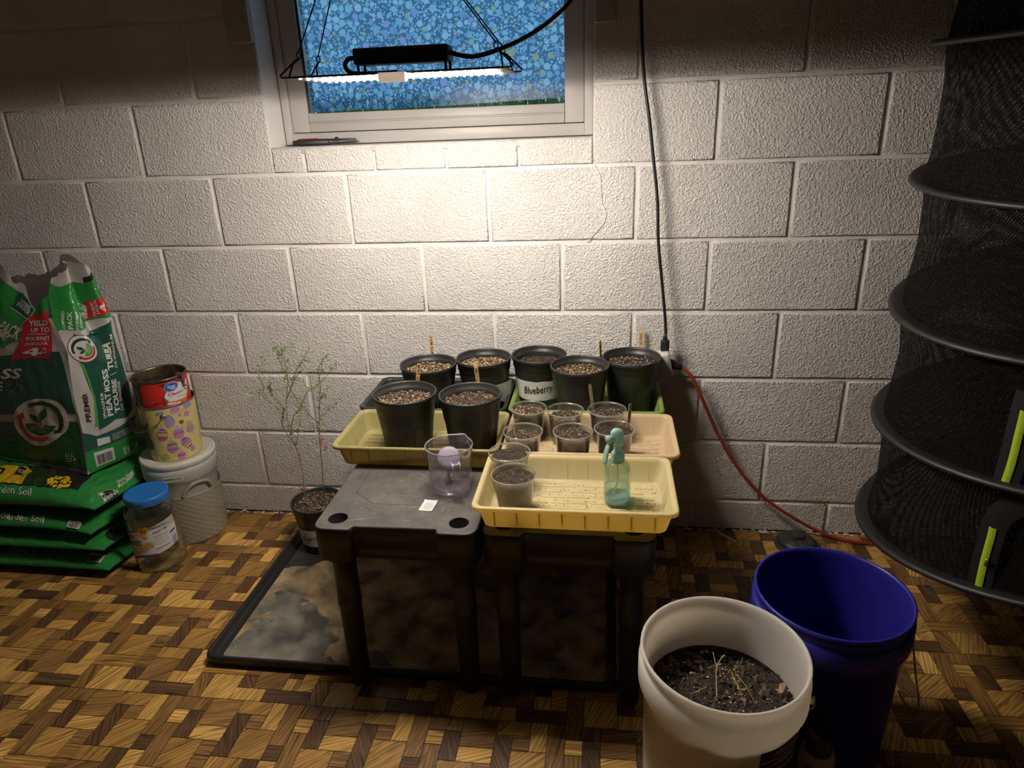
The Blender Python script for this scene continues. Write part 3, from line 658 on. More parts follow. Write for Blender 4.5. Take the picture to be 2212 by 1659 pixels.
# ------------------------------------------------------------------ lolly-stick plant markers
M_STICK = plain('lolly_wood', (.60, .36, .15), .6, mott=(60, (.70, .46, .22), .35, .7)); M_STICKG = plain('weathered_wood', (.40, .31, .22), .7, mott=(60, (.28, .21, .15), .35, .7))
def stick(label, bx, by, tx, ty, base, text='', yaw=0.0, mat=None, wd=.0098, tsize=.0075):
    "from the soil point seen at (bx, by) to the tip seen at (tx, ty)"
    B = Vector(base); T = W(tx, ty, B.y + .004); ax = (T-B); ln = ax.length; ax.normalize()
    view = (CAM - B); view.z = 0; view.normalize(); nrm = (view - ax*view.dot(ax)).normalized(); q = Matrix.Rotation(yaw, 3, ax); nrm = q @ nrm; u = ax.cross(nrm)*-1.0; u = nrm.cross(ax)*-1 if False else ax.cross(nrm)
    u = -u if u.dot(Vector((1, 0, 0))) < 0 and abs(yaw) < 1.3 else u
    M = Matrix((u, nrm, ax)).transposed().to_4x4(); M.translation = B
    o = bpy.data.objects.new('plant_marker', None); C.objects.link(o); o.matrix_world = M; tag(o, label, 'plant marker', 'plant markers')
    def prof(y):
        pts = [(-wd/2, -.022), (wd/2, -.022)] + [(wd/2*cos(t), ln - wd/2 + wd/2*sin(t)) for t in [pi*i/10 for i in range(11)]]
        return [(p[0], y, p[1]) for p in pts]
    f = 1 if nrm.cross(ax).dot(u) > 0 else -1
    MB().loft([prof(.0009), prof(-.0009)], True, True, True, sm=False).build('stick', mat or M_STICK, o)
    if text:
        tv = text2d(text, tsize, .012, .0, None, 1.1)
        decal('lettering', [xf(tv, 0, 0, 0)], lambda a, b: Vector((-b, .0012, ln*.55 + a)), M_INK, o, .01)
    return o
def top(p, h, sl, px, py): return F(px, py, p.location.z + h - sl + .001)
stick('wooden stick with inked letters LEN BALM', 0, 0, 905, 785, top(pA, hA, .024, 901, 836), 'LEN BALM')
stick('wooden stick with inked letters THYME', 0, 0, 1026, 781, top(pB, hB, .024, 1035, 842), 'THYME')
stick('wooden stick with inked letters MTN MINT', 0, 0, 930, 722, top(pC, hC, .024, 935, 774), 'MTN MINT')
stick('thin wooden stick turned edge-on in the pot right of Blueberry', 0, 0, 1296, 735, top(pF, hF, .024, 1298, 785), 'ECHIN', .95)
stick('wooden stick with inked letters ECHIN, in the rightmost pot', 0, 0, 1385, 706, top(pG, hG, .024, 1384, 764), 'ECHIN', -.3)

# ------------------------------------------------------------------ clear cups of soil
M_CUP = seethru('cup_plastic', (.985, .985, .975), .10, 1.15, .09, (.75, .72, .65), 6.0); M_CRIM = seethru('cup_rim', (.9, .9, .88), .12, 1.4, .42, (.80, .77, .72), 5.0)
def cup_soil_mat():
    return plain('soil_through_cup', (.030, .021, .014), .75, bump=(160, .6, .002), mott=(55, (.13, .09, .05), .42, .78))
M_CSOIL = cup_soil_mat()
def cup(label, x, y, ztop, r, pal, seed, zb, sl=.012, n=240):
    h = ztop-zb; t = empty('clear_cup', label, 'cup', (x, y, zb), 0, 'clear cups of soil'); rb = r*.735
    rz = lambda z: rb + (r*.90-rb)*min(1, z/(h-.012))
    prof = [(rb*.9, .0012), (rb, .0), (rz(.004)+.0004, .004), (rz(h*.5), h*.5), (rz(h-.014), h-.014), (r*.915, h-.012), (r*.945, h-.009), (r*.955, h-.003), (r*.985, h-.0022), (r, h-.0012), (r*.995, h), (r*.97, h), (r*.945, h-.001), (r*.935, h-.004)]
    MB().lathe(prof, 56, True, False).build('shell', M_CUP, t)
    MB().lathe([(r*.972, h+.0004), (r*.990, h+.0006), (r+.0008, h-.0008), (r+.0004, h-.0030), (r*.985, h-.0036)], 56).build('rim', M_CRIM, t)
    b = MB().lathe([(rb*.96, .002), (rz(.006)-.0012, .006), (rz(h*.5)-.0012, h*.5), (rz(h-sl-.002)-.0012, h-sl-.002)], 40, True, False).build('soil_body', M_CSOIL, t)
    soil(t, rz(h-sl)-.0015, h-sl, seed, pal, n, .003, (.0009, .0022)); return t, h
ZC = .4572
c1, k1 = cup('clear cup of tan gritty soil, back row left', .1318, -.3125, .545, .0470, TAN+BRN[:2], 31, ZC, .008)
c2, k2 = cup('clear cup filled lowest, back row middle', .2275, -.3235, .545, .0478, BRN+TAN[:2], 32, ZC, .018)
c3, k3 = cup('clear cup holding the leaning grey stick, back row right', .3340, -.3140, .545, .0490, BRN+PALE[:2], 33, ZC)
c4, k4 = cup('clear cup at the left of the middle row in the cream tray', .1330, -.4560, .545, .0480, BRN+TAN[:2], 34, ZC, .013)
c5, k5 = cup('clear cup at the centre of the middle row, before the lowest-filled cup', .2530, -.4500, .545, .0480, TAN[:3]+BRN, 35, ZC, .012)
c6, k6 = cup('clear cup behind the spray bottle, with an upright stick', .3515, -.4300, .545, .0488, BRN, 36, ZC, .011)
c7, k7 = cup('clear cup standing further back of the two in the yellow tray', .1150, -.5680, .545, .0475, BRN, 37, ZC, .011)
c8, k8 = cup('nearest clear cup, full of bark soil, in the yellow tray', .1379, -.6700, .545, .0486, BRN+TAN[3:4], 38, ZC, .009, 340)
stick('grey weathered stick leaning in a back-row cup', 0, 0, 1274, 830, top(c3, k3, .012, 1280, 878), '', .5, M_STICKG, .0085)
stick('weathered stick standing in the cup behind the spray bottle', 0, 0, 1362, 872, top(c6, k6, .011, 1357, 920), 'MINT', .6, M_STICKG, .0085, .005)
# ------------------------------------------------------------------ measuring jug with its scoop disc
M_JUG = seethru('jug_plastic', (.95, .93, .962), .06, 1.25, .09, (.75, .70, .80), 8.0); M_JRIM = seethru('jug_rim', (.85, .82, .88), .08, 1.5, .40, (.75, .72, .78)); M_LILAC = milky('lilac_plastic', (.50, .45, .56), (.55, .48, .62), .35); M_MARK = plain('jug_marks', (.03, .03, .035), .5)
jug = empty('measuring_jug', 'clear lilac-tinted plastic jug standing on the bare table', 'jug', (-.0245, -.5660, .4503))
JH, JR = .1075, .0545
jr = lambda z: .0455 + (JR-.0455)*z/JH
def spout(r, z, a):
    d = ((a - 2.75 + pi) % (2*pi)) - pi; k = max(0, (z-JH*.72)/(JH*.28)); return r + .010*k*k*math.exp(-(d/.20)**2)
mb = MB(); mb.lathe([(.030, .004), (.043, .003), (.0455, .0), (jr(.004), .003), (jr(.03), .03), (jr(.06), .06), (jr(.09), .09), (JR+.0008, JH-.003), (JR+.001, JH-.001), (JR, JH), (JR-.0015, JH-.0005), (JR-.002, JH-.004), (jr(.09)-.002, .09)], 64, False, False, rf=spout)
mb.build('body', M_JUG, jug)
MB().lathe([(JR-.0022, JH-.001), (JR-.0006, JH+.0012), (JR+.0016, JH-.0002), (JR+.0012, JH-.0030)], 64, rf=spout).build('lip', M_JRIM, jug)
MB().lathe([(0.0005, .005), (.028, .005), (.036, .0062), (.040, .0045), (.0435, .0052), (.0445, .008), (.043, .0105)], 56).build('base_ring', M_JUG, jug)
hd = MB(); a0 = .42                                        # handle facing the camera: a strap standing off the wall
def hp(dr, z, da): r = jr(z)+dr; a = a0+da; return (r*sin(a), -r*cos(a), z)
sec = [(.000, .092), (.012, .094), (.022, .090), (.026, .080), (.026, .050), (.024, .022), (.018, .013), (.004, .010)]
for w_ in (-1, 1): hd.tube(smooth_path([Vector(hp(d, z, 0)) + Vector((cos(a0), sin(a0), 0))*w_*.0085 for d, z in sec], 4), .0012, 6)
hd.build('handle_edges', seethru('jug_edge', (.8, .78, .84), .05, 2.0, .65, (.85, .82, .87)), jug)
st = MB(); P_ = smooth_path([hp(d, z, 0) for d, z in sec], 4); sv = Vector((cos(a0), sin(a0), 0))*.0085
st.loft([[p-sv, p+sv] for p in P_], False); st.build('handle', M_JUG, jug)
for k in range(5):
    z = .030 + k*.012; MB().tube([((jr(z)+.0006)*sin(a), -(jr(z)+.0006)*cos(a), z) for a in [-1.25 + .06*i for i in range(6 if k % 2 else 9)]], .0005, 4).build('measure_mark', M_MARK, jug)
scoop = empty('scoop', 'lilac round-headed scoop standing inside the clear jug', 'scoop', (-.032, -.556, .457))
sm_ = MB(); dn = Vector((.15, -.80, .58)).normalized(); du = Vector((1, .18, 0)).normalized(); dv = dn.cross(du); cc = Vector((.002, .002, .062))
sm_.loft([[cc + dn*o + (du*cos(t)+dv*sin(t))*r for t in [2*pi*i/36 for i in range(36)]] for r, o in ((.001, .0025), (.018, .0015), (.0255, -.001), (.0265, -.003), (.0255, -.0045), (.018, -.003), (.001, -.002))], True)
sm_.build('bowl', M_LILAC, scoop)
MB().rbox(-.0035, .0035, -.0015, .0015, .0, .042, .001).build('stem', M_LILAC, scoop)
# paper tag lying on the table
tg = empty('paper_tag', 'small white printed paper tag lying on the bare table', 'tag', (-.058, -.658, .4506), radians(-3))
pm = MB(); loops = []
for i in range(7):
    loops.append([(-.0155+.031*i/6 + .002*(j-3)/6, -.0215+.043*j/6, .0005 + .0022*max(0, (j-4.4)/1.6)**2 + .0012*max(0, abs(i-3)-2)) for j in range(7)])
pm.loft(loops, False); pm.build('paper', plain('tag_paper', (.72, .70, .66), .7), tg)
ln = []
R = random.Random(4)
for k, wd in enumerate((.020, .014, .017, .021, .018, .020, .012)):
    y = .016 - k*.0052; x = -wd/2
    while x < wd/2: l = R.uniform(.001, .003); ln.append((rect2(x, x+l, y-.0006, y+.0006), [(0, 1, 2, 3)])); x += l+.0007
decal('printed_lines', ln, lambda u, v: Vector((u, v, .0011)), plain('tag_print', (.12, .11, .11), .7), tg, 1, kind='stuff')

# ------------------------------------------------------------------ spray bottle
M_BOT = seethru('bottle_plastic', (.80, .915, .885), .05, 1.25, .05, (.5, .75, .70), 5.0); M_WATER = seethru('water', (.90, .95, .93), .02, 1.0, edge=4.0); M_AQUA = milky('aqua_plastic', (.44, .62, .56), (.52, .74, .68), .42, .35); M_TUBE = seethru('dip_tube', (.85, .9, .9), .1, 1.6, .35)
M_BBASE = milky('bottle_base', (.45, .68, .76), (.5, .75, .85), .5)
sb = empty('spray_bottle', 'clear aqua spray bottle half full of water in the front tray', 'spray bottle', (.3560, -.6215, .4590))
MB().lathe([(.020, .003), (.025, .0), (.0285, .003), (.0290, .008), (.0290, .070), (.0285, .080), (.0250, .090), (.018, .0965), (.0130, .0985), (.0128, .104)], 48, True).build('body', M_BOT, sb)
MB().lathe([(.001, .0055), (.018, .0050), (.026, .0065), (.0276, .012), (.0276, .0150)], 40).build('base', M_BBASE, sb)
MB().lathe([(.024, .004), (.0272, .006), (.0275, .044), (.001, .044)], 40, True).build('water', M_WATER, sb)
MB().tube(smooth_path([(0, 0, .10), (.0005, 0, .06), (0, 0, .042), (-.008, -.004, .024), (-.020, -.010, .006)], 5), .0022, 8).build('dip_tube', M_TUBE, sb)
cp = MB().lathe([(.0138, .0965), (.0142, .098), (.0142, .1165), (.0125, .119), (.0095, .121), (.0085, .132), (.0080, .136)], 36, True, True, rf=lambda r, z, a: r + (.0006*cos(a*24) if .097 < z < .118 else 0)); cp.build('cap', M_AQUA, sb)
hdm = MB(); yw = radians(200)                               # nozzle turned to the left and towards the camera
ux = Vector((-.83, -.55, 0)); uy = Vector((.55, -.83, 0))
def hq(a, b, z): return ux*a + uy*b + Vector((0, 0, z))
lo = []
for z, f0, f1, hw in ((.134, -.012, .010, .0085), (.144, -.013, .012, .010), (.152, -.0135, .0155, .0105), (.160, -.013, .018, .0105), (.167, -.010, .018, .0095), (.172, -.004, .014, .007), (.1745, .002, .009, .003)):
    c_, h_ = (f0+f1)/2, (f1-f0)/2; lo.append([hq(c_ + h_*cos(t), hw*sin(t), z) for t in [2*pi*i/20 for i in range(20)]])
hdm.loft(lo, True, True, True); hdm.build('spray_head', M_AQUA, sb)
MB().tube([hq(.012, 0, .1545), hq(.0215, 0, .1545), hq(.0225, 0, .1545), hq(.0275, 0, .1545)], [.0075, .0075, .0085, .0085], 18).build('nozzle', M_AQUA, sb)
tr = MB(); tp = smooth_path([hq(.012, 0, .146), hq(.0235, 0, .140), hq(.029, 0, .126), hq(.032, 0, .110), hq(.035, 0, .100)], 4)
tr.loft([[p - uy*wd, p - uy*wd*.6 + ux*.0022, p + uy*wd*.6 + ux*.0022, p + uy*wd, p - ux*.0016] for p, wd in zip(tp, [.005+.004*min(1, i/8) if i < len(tp)-2 else .0055 for i in range(len(tp))])], True, True, True); tr.build('trigger', M_AQUA, sb)

# ------------------------------------------------------------------ floor tray
def stain_mat():
    m, nt, b, o = _mat('stained_pan'); P = coords(nt, 'obj')
    base = (.030, .029, .028, 1)
    def nz(s, d=6, dis=.0):
        n = N(nt, 'ShaderNodeTexNoise'); n.inputs['Scale'].default_value = s; n.inputs['Detail'].default_value = d; n.inputs['Distortion'].default_value = dis; L(nt, P, n.inputs['Vector']); return n.outputs['Fac']
    def ramp(f, p0, c0, p1, c1):
        r = N(nt, 'ShaderNodeValToRGB'); r.color_ramp.elements[0].position = p0; r.color_ramp.elements[0].color = c0; r.color_ramp.elements[1].position = p1; r.color_ramp.elements[1].color = c1; L(nt, f, r.inputs[0]); return r.outputs[0]
    sp = N(nt, 'ShaderNodeSeparateXYZ'); L(nt, P, sp.inputs[0])
    # silt lies in a broad tongue: keep the back-left corner and the rim clear
    def lin(a, bx, by, out):
        x = N(nt, 'ShaderNodeMath', operation='MULTIPLY_ADD'); L(nt, sp.outputs['X'], x.inputs[0]); x.inputs[1].default_value = bx; x.inputs[2].default_value = a
        y = N(nt, 'ShaderNodeMath', operation='MULTIPLY_ADD'); L(nt, sp.outputs['Y'], y.inputs[0]); y.inputs[1].default_value = by; L(nt, x.outputs[0], y.inputs[2]); return y.outputs[0]
    fld = lin(.95, 1.0, -2.6, None)                         # large towards the front and right
    ad = N(nt, 'ShaderNodeMath', operation='MULTIPLY_ADD'); L(nt, nz(5, 3, .25), ad.inputs[0]); ad.inputs[1].default_value = 1.0; L(nt, fld, ad.inputs[2])
    msk = ramp(ad.outputs[0], .795, (0, 0, 0, 1), .802, (1, 1, 1, 1))
    silt = ramp(nz(13, 10, .25), .36, (.105, .085, .058, 1), .62, (.44, .315, .165, 1))
    ring = N(nt, 'ShaderNodeMath', operation='MULTIPLY_ADD'); L(nt, nz(4, 4, .2), ring.inputs[0]); ring.inputs[1].default_value = 1.0; L(nt, lin(.18, .25, .55, None), ring.inputs[2])
    inner = ramp(ring.outputs[0], .47, (1, 1, 1, 1), .478, (0, 0, 0, 1))
    grey = ramp(nz(9, 10, .2), .40, (.070, .068, .062, 1), .66, (.27, .25, .20, 1))
    m1 = N(nt, 'ShaderNodeMixRGB'); L(nt, inner, m1.inputs[0]); L(nt, silt, m1.inputs[1]); L(nt, grey, m1.inputs[2])
    m2 = N(nt, 'ShaderNodeMixRGB'); L(nt, msk, m2.inputs[0]); m2.inputs[1].default_value = base; L(nt, m1.outputs[0], m2.inputs[2])
    L(nt, m2.outputs[0], b.inputs['Base Color'])
    rr = N(nt, 'ShaderNodeMapRange'); rr.inputs['To Min'].default_value = .4; rr.inputs['To Max'].default_value = .9; L(nt, msk, rr.inputs['Value']); L(nt, rr.outputs[0], b.inputs['Roughness']); return m
M_PAN = plain('pan_black', (.016, .016, .016), .42)
pan = empty('floor_tray', 'shallow black floor tray with dried silt stains under the tables', 'tray', (-.143, -.412, 0))
PX, PY = .511, .303
def pl_(ins, z, r): return rrect(-PX+ins, PX-ins, -PY+ins, PY-ins, r, z)
MB().loft([pl_(.010, 0, .02), pl_(.003, .004, .024), pl_(.0, .024, .026), pl_(.001, .029, .026), pl_(.005, .031, .024), pl_(.010, .029, .022), pl_(.013, .020, .020), pl_(.019, .018, .018), pl_(.024, .012, .016), pl_(.030, .0065, .016)], True, True, False).build('rim', M_PAN, pan)
MB().add([Vector(p) for p in rrect(-PX+.030, PX-.030, -PY+.030, PY-.030, .016, .0062)], [tuple(range(24))], 0, False).build('base', stain_mat(), pan)
R = random.Random(9); pts = []
for i in range(520):
    q = R.random()
    if q < .45: pts.append((R.uniform(-PX+.03, PX-.05), -PY+.032+abs(R.gauss(0, .012)), .0068))
    elif q < .65: pts.append((-PX+.034+abs(R.gauss(0, .02)), R.uniform(-PY+.03, .1), .0068))
    else: pts.append((R.uniform(-PX+.04, PX-.04), R.uniform(-PY+.04, PY-.04), .0068))
granules('spilt_grit', pts, (.0006, .0020), TAN+BRN+PALE[:1], pan, 9, .5)

# ------------------------------------------------------------------ potted plant marked "Corri"
pP, hP, rP = pot('black pot with paper band reading Corri and a thin sparse plant', -.5520, -.1880, .1705, .0785, TAN+BRN+TAN, 41, .0070, n=520, sl=.014)
del pP['rz']; pP['group'] = ''; del pP['group']; pP.name = 'potted_plant'; pP['category'] = 'plant'
bP = band(pP, rP, .030, .092, -.85, 1.5, seed=12); handtext(bP, 'Corri', rP, .062, -.16, .022, .050, .05)
M_STEM = plain('stem_green', (.10, .15, .045), .6, mott=(50, (.20, .14, .09), .45, .6)); M_STEMT = plain('stem_tan', (.28, .21, .12), .6)
stems = []
R = random.Random(13); org = pP.location
def S(pts, dy0=0, dy1=0, r0=.0016, r1=.0007, mat=M_STEM):
    n = len(pts); P = [W(x, y, org.y + dy0 + (dy1-dy0)*i/(n-1)) - org for i, (x, y) in enumerate(pts)]; Q = smooth_path(P, 3); m = len(Q)
    MB().tube(Q, [r0 + (r1-r0)*i/(m-1) for i in range(m)], 5).build('stem', mat, pP); stems.append(Q); return Q
S([(662, 1097), (657, 1050), (652, 1010), (643, 975), (628, 940), (621, 905), (619, 860), (622, 815), (616, 780), (605, 750), (606, 765)][:9], -.03, -.03, .0020, .0009, M_STEMT)
S([(700, 1078), (697, 1020), (693, 975), (690, 930), (690, 880), (692, 840), (690, 815), (697, 795)], .01, .01, .0018, .0009)
S([(640, 962), (612, 925), (610, 900), (612, 880), (590, 855), (584, 835), (582, 875)][:6], -.03, -.05); S([(628, 940), (634, 900), (650, 880), (662, 850), (690, 828), (715, 802), (722, 790)], -.03, .0)
S([(690, 915), (672, 900), (655, 880), (640, 860), (625, 835), (618, 800)], .01, -.02); S([(619, 862), (632, 830), (640, 800), (658, 772), (664, 760)], -.03, -.02)
S([(628, 838), (634, 822), (652, 800), (666, 784)], -.03, .0, .0012, .0005); S([(612, 800), (604, 780), (600, 760), (592, 748)], -.03, -.02, .0011, .0005)
S([(616, 782), (608, 765), (622, 752), (636, 742)], -.03, -.03, .0009, .0004); S([(625, 836), (595, 842), (570, 838), (545, 850)], -.03, -.06, .0010, .0005)
S([(570, 838), (560, 815), (560, 800), (565, 788), (562, 772)], -.05, -.05, .0009, .0004); S([(690, 902), (706, 890), (718, 878), (732, 870)], .01, .02, .0010, .0005)
S([(692, 860), (700, 850), (712, 838)], .01, .01, .0009, .0004); S([(640, 962), (645, 930), (648, 900), (644, 870)], -.03, -.01, .0012, .0006); S([(690, 820), (686, 800), (700, 775), (712, 760)], .01, .0, .0009, .0004)
S([(621, 905), (600, 880), (580, 868), (565, 850)], -.03, -.05, .0009, .0004)
lf = MB(); lc = []
def leaflet(p, s, c):
    d = Vector((R.gauss(0, 1), R.gauss(0, 1), R.gauss(.2, .8))).normalized(); e = d.orthogonal().normalized()*s*.16
    lf.add([p, p + d*s*.5 + e, p + d*s, p + d*s*.5 - e], [(0, 1, 2, 3)], 0, False); lc.append(c)
for q in stems:
    n = len(q)
    for i in range(n//3, n):
        if R.random() < .75:
            for k in range(R.randrange(3, 8)):
                g = R.uniform(.6, 1.3); leaflet(q[i] + Vector((R.gauss(0, .004), R.gauss(0, .004), R.gauss(0, .004))), R.uniform(.006, .016), (.16*g, .22*g, .07*g))
    for k in range(10): leaflet(q[-1] + Vector((R.gauss(0, .008), R.gauss(0, .006), R.gauss(0, .007))), R.uniform(.005, .012), (.34, .36, .22))
lf.build('leaflets', attrcol('leaf', .6), pP, kind='stuff', fix=False, col=lc)
bl = MB(); bc = []
for (x, y, dy, n, s) in ((655, 1052, -.03, 46, .009), (696, 948, .01, 40, .010), (703, 966, .01, 24, .006), (646, 988, -.03, 18, .008), (640, 1018, -.03, 14, .008), (686, 990, .01, 8, .005), (628, 960, -.03, 10, .006)):
    b0 = W(x, y, org.y+dy) - org
    for k in range(n):
        p = b0 + Vector((R.gauss(0, s*.7), R.gauss(0, s*.6), R.gauss(0, s*1.2))); q = R.uniform(.0012, .0026); g = R.uniform(.7, 1.2)
        bl.add([p+Vector(v)*q for v in ((1, 0, 0), (-1, 0, 0), (0, 1, 0), (0, -1, 0), (0, 0, 1.3), (0, 0, -1.3))], [(0, 2, 4), (2, 1, 4), (1, 3, 4), (3, 0, 4), (2, 0, 5), (1, 2, 5), (3, 1, 5), (0, 3, 5)], 0, False); bc += [(.46*g, .16*g, .16*g)]*8
bl.build('pink_buds', attrcol('buds', .6), pP, kind='stuff', fix=False, col=bc)
rl = MB()
for (x, y) in ((688, 922), (694, 905), (686, 958), (700, 916)):
    p = W(x, y, org.y+.005) - org; rl.add([p + Vector((.006*cos(t), .002*sin(t*2), .005*sin(t))) for t in [2*pi*i/8 for i in range(8)]], [tuple(range(8))], 0, False)
rl.build('round_leaves', plain('leaf_fresh', (.16, .27, .06), .5), pP)

# ------------------------------------------------------------------ buckets
def bucket(label, x, y, r, H, mat, seed=0):
    t = empty('bucket', label, 'bucket', (x, y, 0), 0, 'open buckets'); rb = r*.89
    rz = lambda z: rb + (r*.955-rb)*z/H
    MB().lathe([(rb-.010, 0), (rb-.003, .001), (rb, .006), (rz(.1), .1), (rz(H-.080), H-.080), (rz(H-.078)+.008, H-.077), (rz(H-.06)+.010, H-.070), (rz(H)+.0085, H-.030), (rz(H)+.0045, H-.028), (rz(H)+.0015, H-.026), (rz(H)+.002, H-.012), (r-.001, H-.010), (r, H-.006), (r-.0005, H-.001), (r-.003, H), (r-.0055, H-.001), (r-.0075, H-.006), (rz(H)-.0022, H-.016), (rz(H)-.0045, H-.050), (rz(H*.5)-.0035, H*.5), (rb-.004, .012), (rb-.02, .006), (.02, .006)], 96, True, True).build('shell', mat, t)
    return t, rz
M_WBKT = milky('bucket_white', (.88, .86, .83), (.96, .89, .77), .50, .38); M_BBKT = plain('bucket_blue', (.022, .018, .25), .38); M_DECAL = plain('label_black', (.018, .016, .016), .5); M_LTXT = plain('label_print', (.55, .53, .50), .6)
wb, wrz = bucket('white bucket nearest the camera, half filled with soil and dead plants', .538, -.959, .1437, .370, M_WBKT)
bb, brz = bucket('empty blue bucket standing behind the white bucket', .7705, -.7785, .1448, .370, M_BBKT)
ws = soil(wb, .1325, .262, 51, BRN+PALE+BRN, 1500, .010, (.0010, .0032), slope=(.0, -.10))
MB().lathe([(.118, .007), (wrz(.10)-.0045, .10), (wrz(.26)-.0052, .262)], 64, True).build('soil_body', M_SOIL, wb)
R = random.Random(17); bk = MB(); bc = []
for i in range(150):                                        # bark chips and twigs on the soil
    a = R.uniform(0, 6.28); rr = .122*sqrt(R.random()); x, y = rr*cos(a), rr*sin(a); s = R.uniform(.003, .009); h = R.uniform(0, 3.14)
    z = .268 - .10*y; d = Vector((cos(h), sin(h), R.uniform(-.3, .5)))*s; e = Vector((-sin(h), cos(h), R.uniform(-.5, .5)))*s*R.uniform(.25, .6); p = Vector((x, y, z))
    bk.add([p-d-e, p+d-e*.6, p+d*.8+e, p-d+e*.7, p+Vector((0, 0, s*.4))], [(0, 1, 4), (1, 2, 4), (2, 3, 4), (3, 0, 4)], 0, False); g = R.uniform(.6, 1.3); bc += [(.085*g, .055*g, .036*g)]*4
bk.build('bark_chips', M_GRAN, ws, kind='stuff', fix=False, col=bc)
M_DEAD = plain('dead_stem', (.42, .33, .17), .7); M_DEADL = plain('dead_leaf', (.52, .37, .13), .7)
def bl_(pts): return [F(x, y, .268) - wb.location + Vector((0, 0, h)) for x, y, h in pts]
MB().tube(smooth_path(bl_([(1549, 1524, -.004), (1547, 1490, .008), (1546, 1465, .020), (1552, 1452, .026), (1562, 1442, .03)]), 4), .0011, 6).build('dead_stem', M_DEAD, wb)
MB().tube(smooth_path(bl_([(1548, 1468, .020), (1541, 1448, .028), (1538, 1436, .030)]), 4), .0008, 5).build('dead_stem', M_DEAD, wb)
MB().tube(smooth_path(bl_([(1610, 1527, .0), (1600, 1510, .012), (1588, 1492, .020), (1578, 1476, .026)]), 4), .0009, 5).build('dead_stem', M_DEAD, wb)
MB().tube(bl_([(1495, 1502, .004), (1524, 1494, .010)]), .0010, 5).build('dead_stem', M_DEAD, wb)
MB().tube(bl_([(1632, 1524, .004), (1612, 1495, .012), (1588, 1466, .012)]), .0006, 5).build('dead_stem', M_DEAD, wb)
dl = MB()
for i in range(46):
    t = R.random(); c_ = bl_([(1604 - 26*t, 1518 - 40*t, .010 + .016*t)])[0] + Vector((R.gauss(0, .006), R.gauss(0, .004), R.gauss(0, .003)))
    d = Vector((R.gauss(0, 1), R.gauss(0, 1), R.gauss(.3, .5))).normalized()*R.uniform(.003, .007); e = d.orthogonal().normalized()*.0012; dl.add([c_, c_+d*.5+e, c_+d, c_+d*.5-e], [(0, 1, 2, 3)], 0, False)
dl.build('withered_leaves', M_DEADL, wb, kind='stuff')
cl = bl_([(1687, 1494, .006)])[0]; MB().add([cl + Vector(v) for v in ((-.008, -.010, 0), (.0, -.012, .004), (.009, .004, .006), (.006, .012, .004), (-.003, .004, .008))], [(0, 1, 4), (1, 2, 4), (2, 3, 4), (3, 0, 4)], 0, False).build('curled_leaf', plain('curl_leaf', (.36, .22, .13), .7), wb)
# printed label and wire ends of the white bucket
lr = lambda z: wrz(z)
lab = decal('label', [(rect2(.0, .135, -.20, .0), [(0, 1, 2, 3)])], cyl(lr, .2755, .34, .0012), M_DECAL, wb, .012)
decal('label_rule', [(rect2(.002, .135, -.0245, -.0225), [(0, 1, 2, 3)])], cyl(lr, .2755, .34, .0019), M_LTXT, lab, .012)
decal('lettering', [xf(text2d('FOOD GRADE', .0125, .012, .2, .075), .066, -.0115), xf(text2d('A WARNING', .010, .012, 0, .058), .058, -.034), xf(text2d('AVERTISSEMENT', .007, .01, 0, .070), .062, -.052)], cyl(lr, .2755, .34, .0019), M_LTXT, lab, .01)
M_STEEL = plain('galvanised_wire', (.35, .33, .31), .35, .9)
hz = .318
def wire(pts, r=.0017): return MB().tube(smooth_path(pts, 6), r, 6)
a = 1.25; q = Vector((.1475*sin(a), -.1475*cos(a), hz))
wire([q, q*1.03 + Vector((0, 0, -.006)), Vector((q.x*1.05, q.y*1.05+.01, hz-.030)), Vector((q.x*1.02, q.y*1.05+.05, hz-.075))]).build('bail_wire', M_STEEL, wb)
MB().lathe([(.001, .0), (.006, .0), (.006, .006), (.001, .006)], 14).build('ear', M_WBKT, wb).matrix_local = Matrix.Translation(q*.985) @ Matrix.Rotation(a, 4, 'Z') @ Matrix.Rotation(pi/2, 4, 'X')
a = 1.35; q = Vector((.1495*sin(a), -.1495*cos(a), hz))
wire([q, Vector((q.x*1.02, q.y*1.05, hz-.04)), Vector((.150, -.060, .23)), Vector((.156, -.075, .19)), Vector((.150, -.090, .178)), Vector((.120, -.105, .20)), Vector((.095, -.120, .245))]).build('bail_wire', M_STEEL, bb)

# dark bottle between the buckets
M_BOTW = plain('bottle_label', (.40, .36, .33), .5); M_BOTB = plain('bottle_black', (.012, .012, .012), .4); M_REDL = plain('bottle_red', (.16, .05, .035), .5)
db = empty('lotion_bottle', 'pale bottle with a black cap in the shade between the two buckets', 'bottle', (.7190, -.9610, 0), radians(10))
MB().lathe([(.024, 0), (.030, .003), (.0315, .01), (.0315, .135), (.029, .150), (.020, .158)], 40, True).build('body', M_BOTW, db)
MB().lathe([(.0225, .156), (.0228, .158), (.0225, .192), (.020, .196), (.004, .197)], 36, True, True).build('cap', M_BOTB, db)
decal('stripe', [(rect2(-.035, .035, .128, .139), [(0, 1, 2, 3)])], cyl(.0315, 0, 0, .0006), M_REDL, db)
decal('lettering', [xf(text2d('POWDERS', .012, .015, .1, .052), 0, .108), xf(text2d('WITH ALOE', .006, .01, 0, .034), 0, .090)], cyl(.0315, 0, -.15, .0009), M_BOTB, db)
decal('emblem', [([(-.012, .084), (.012, .084), (0, .066)], [(0, 1, 2)])], cyl(.0315, 0, -.15, .0009), M_BOTB, db)

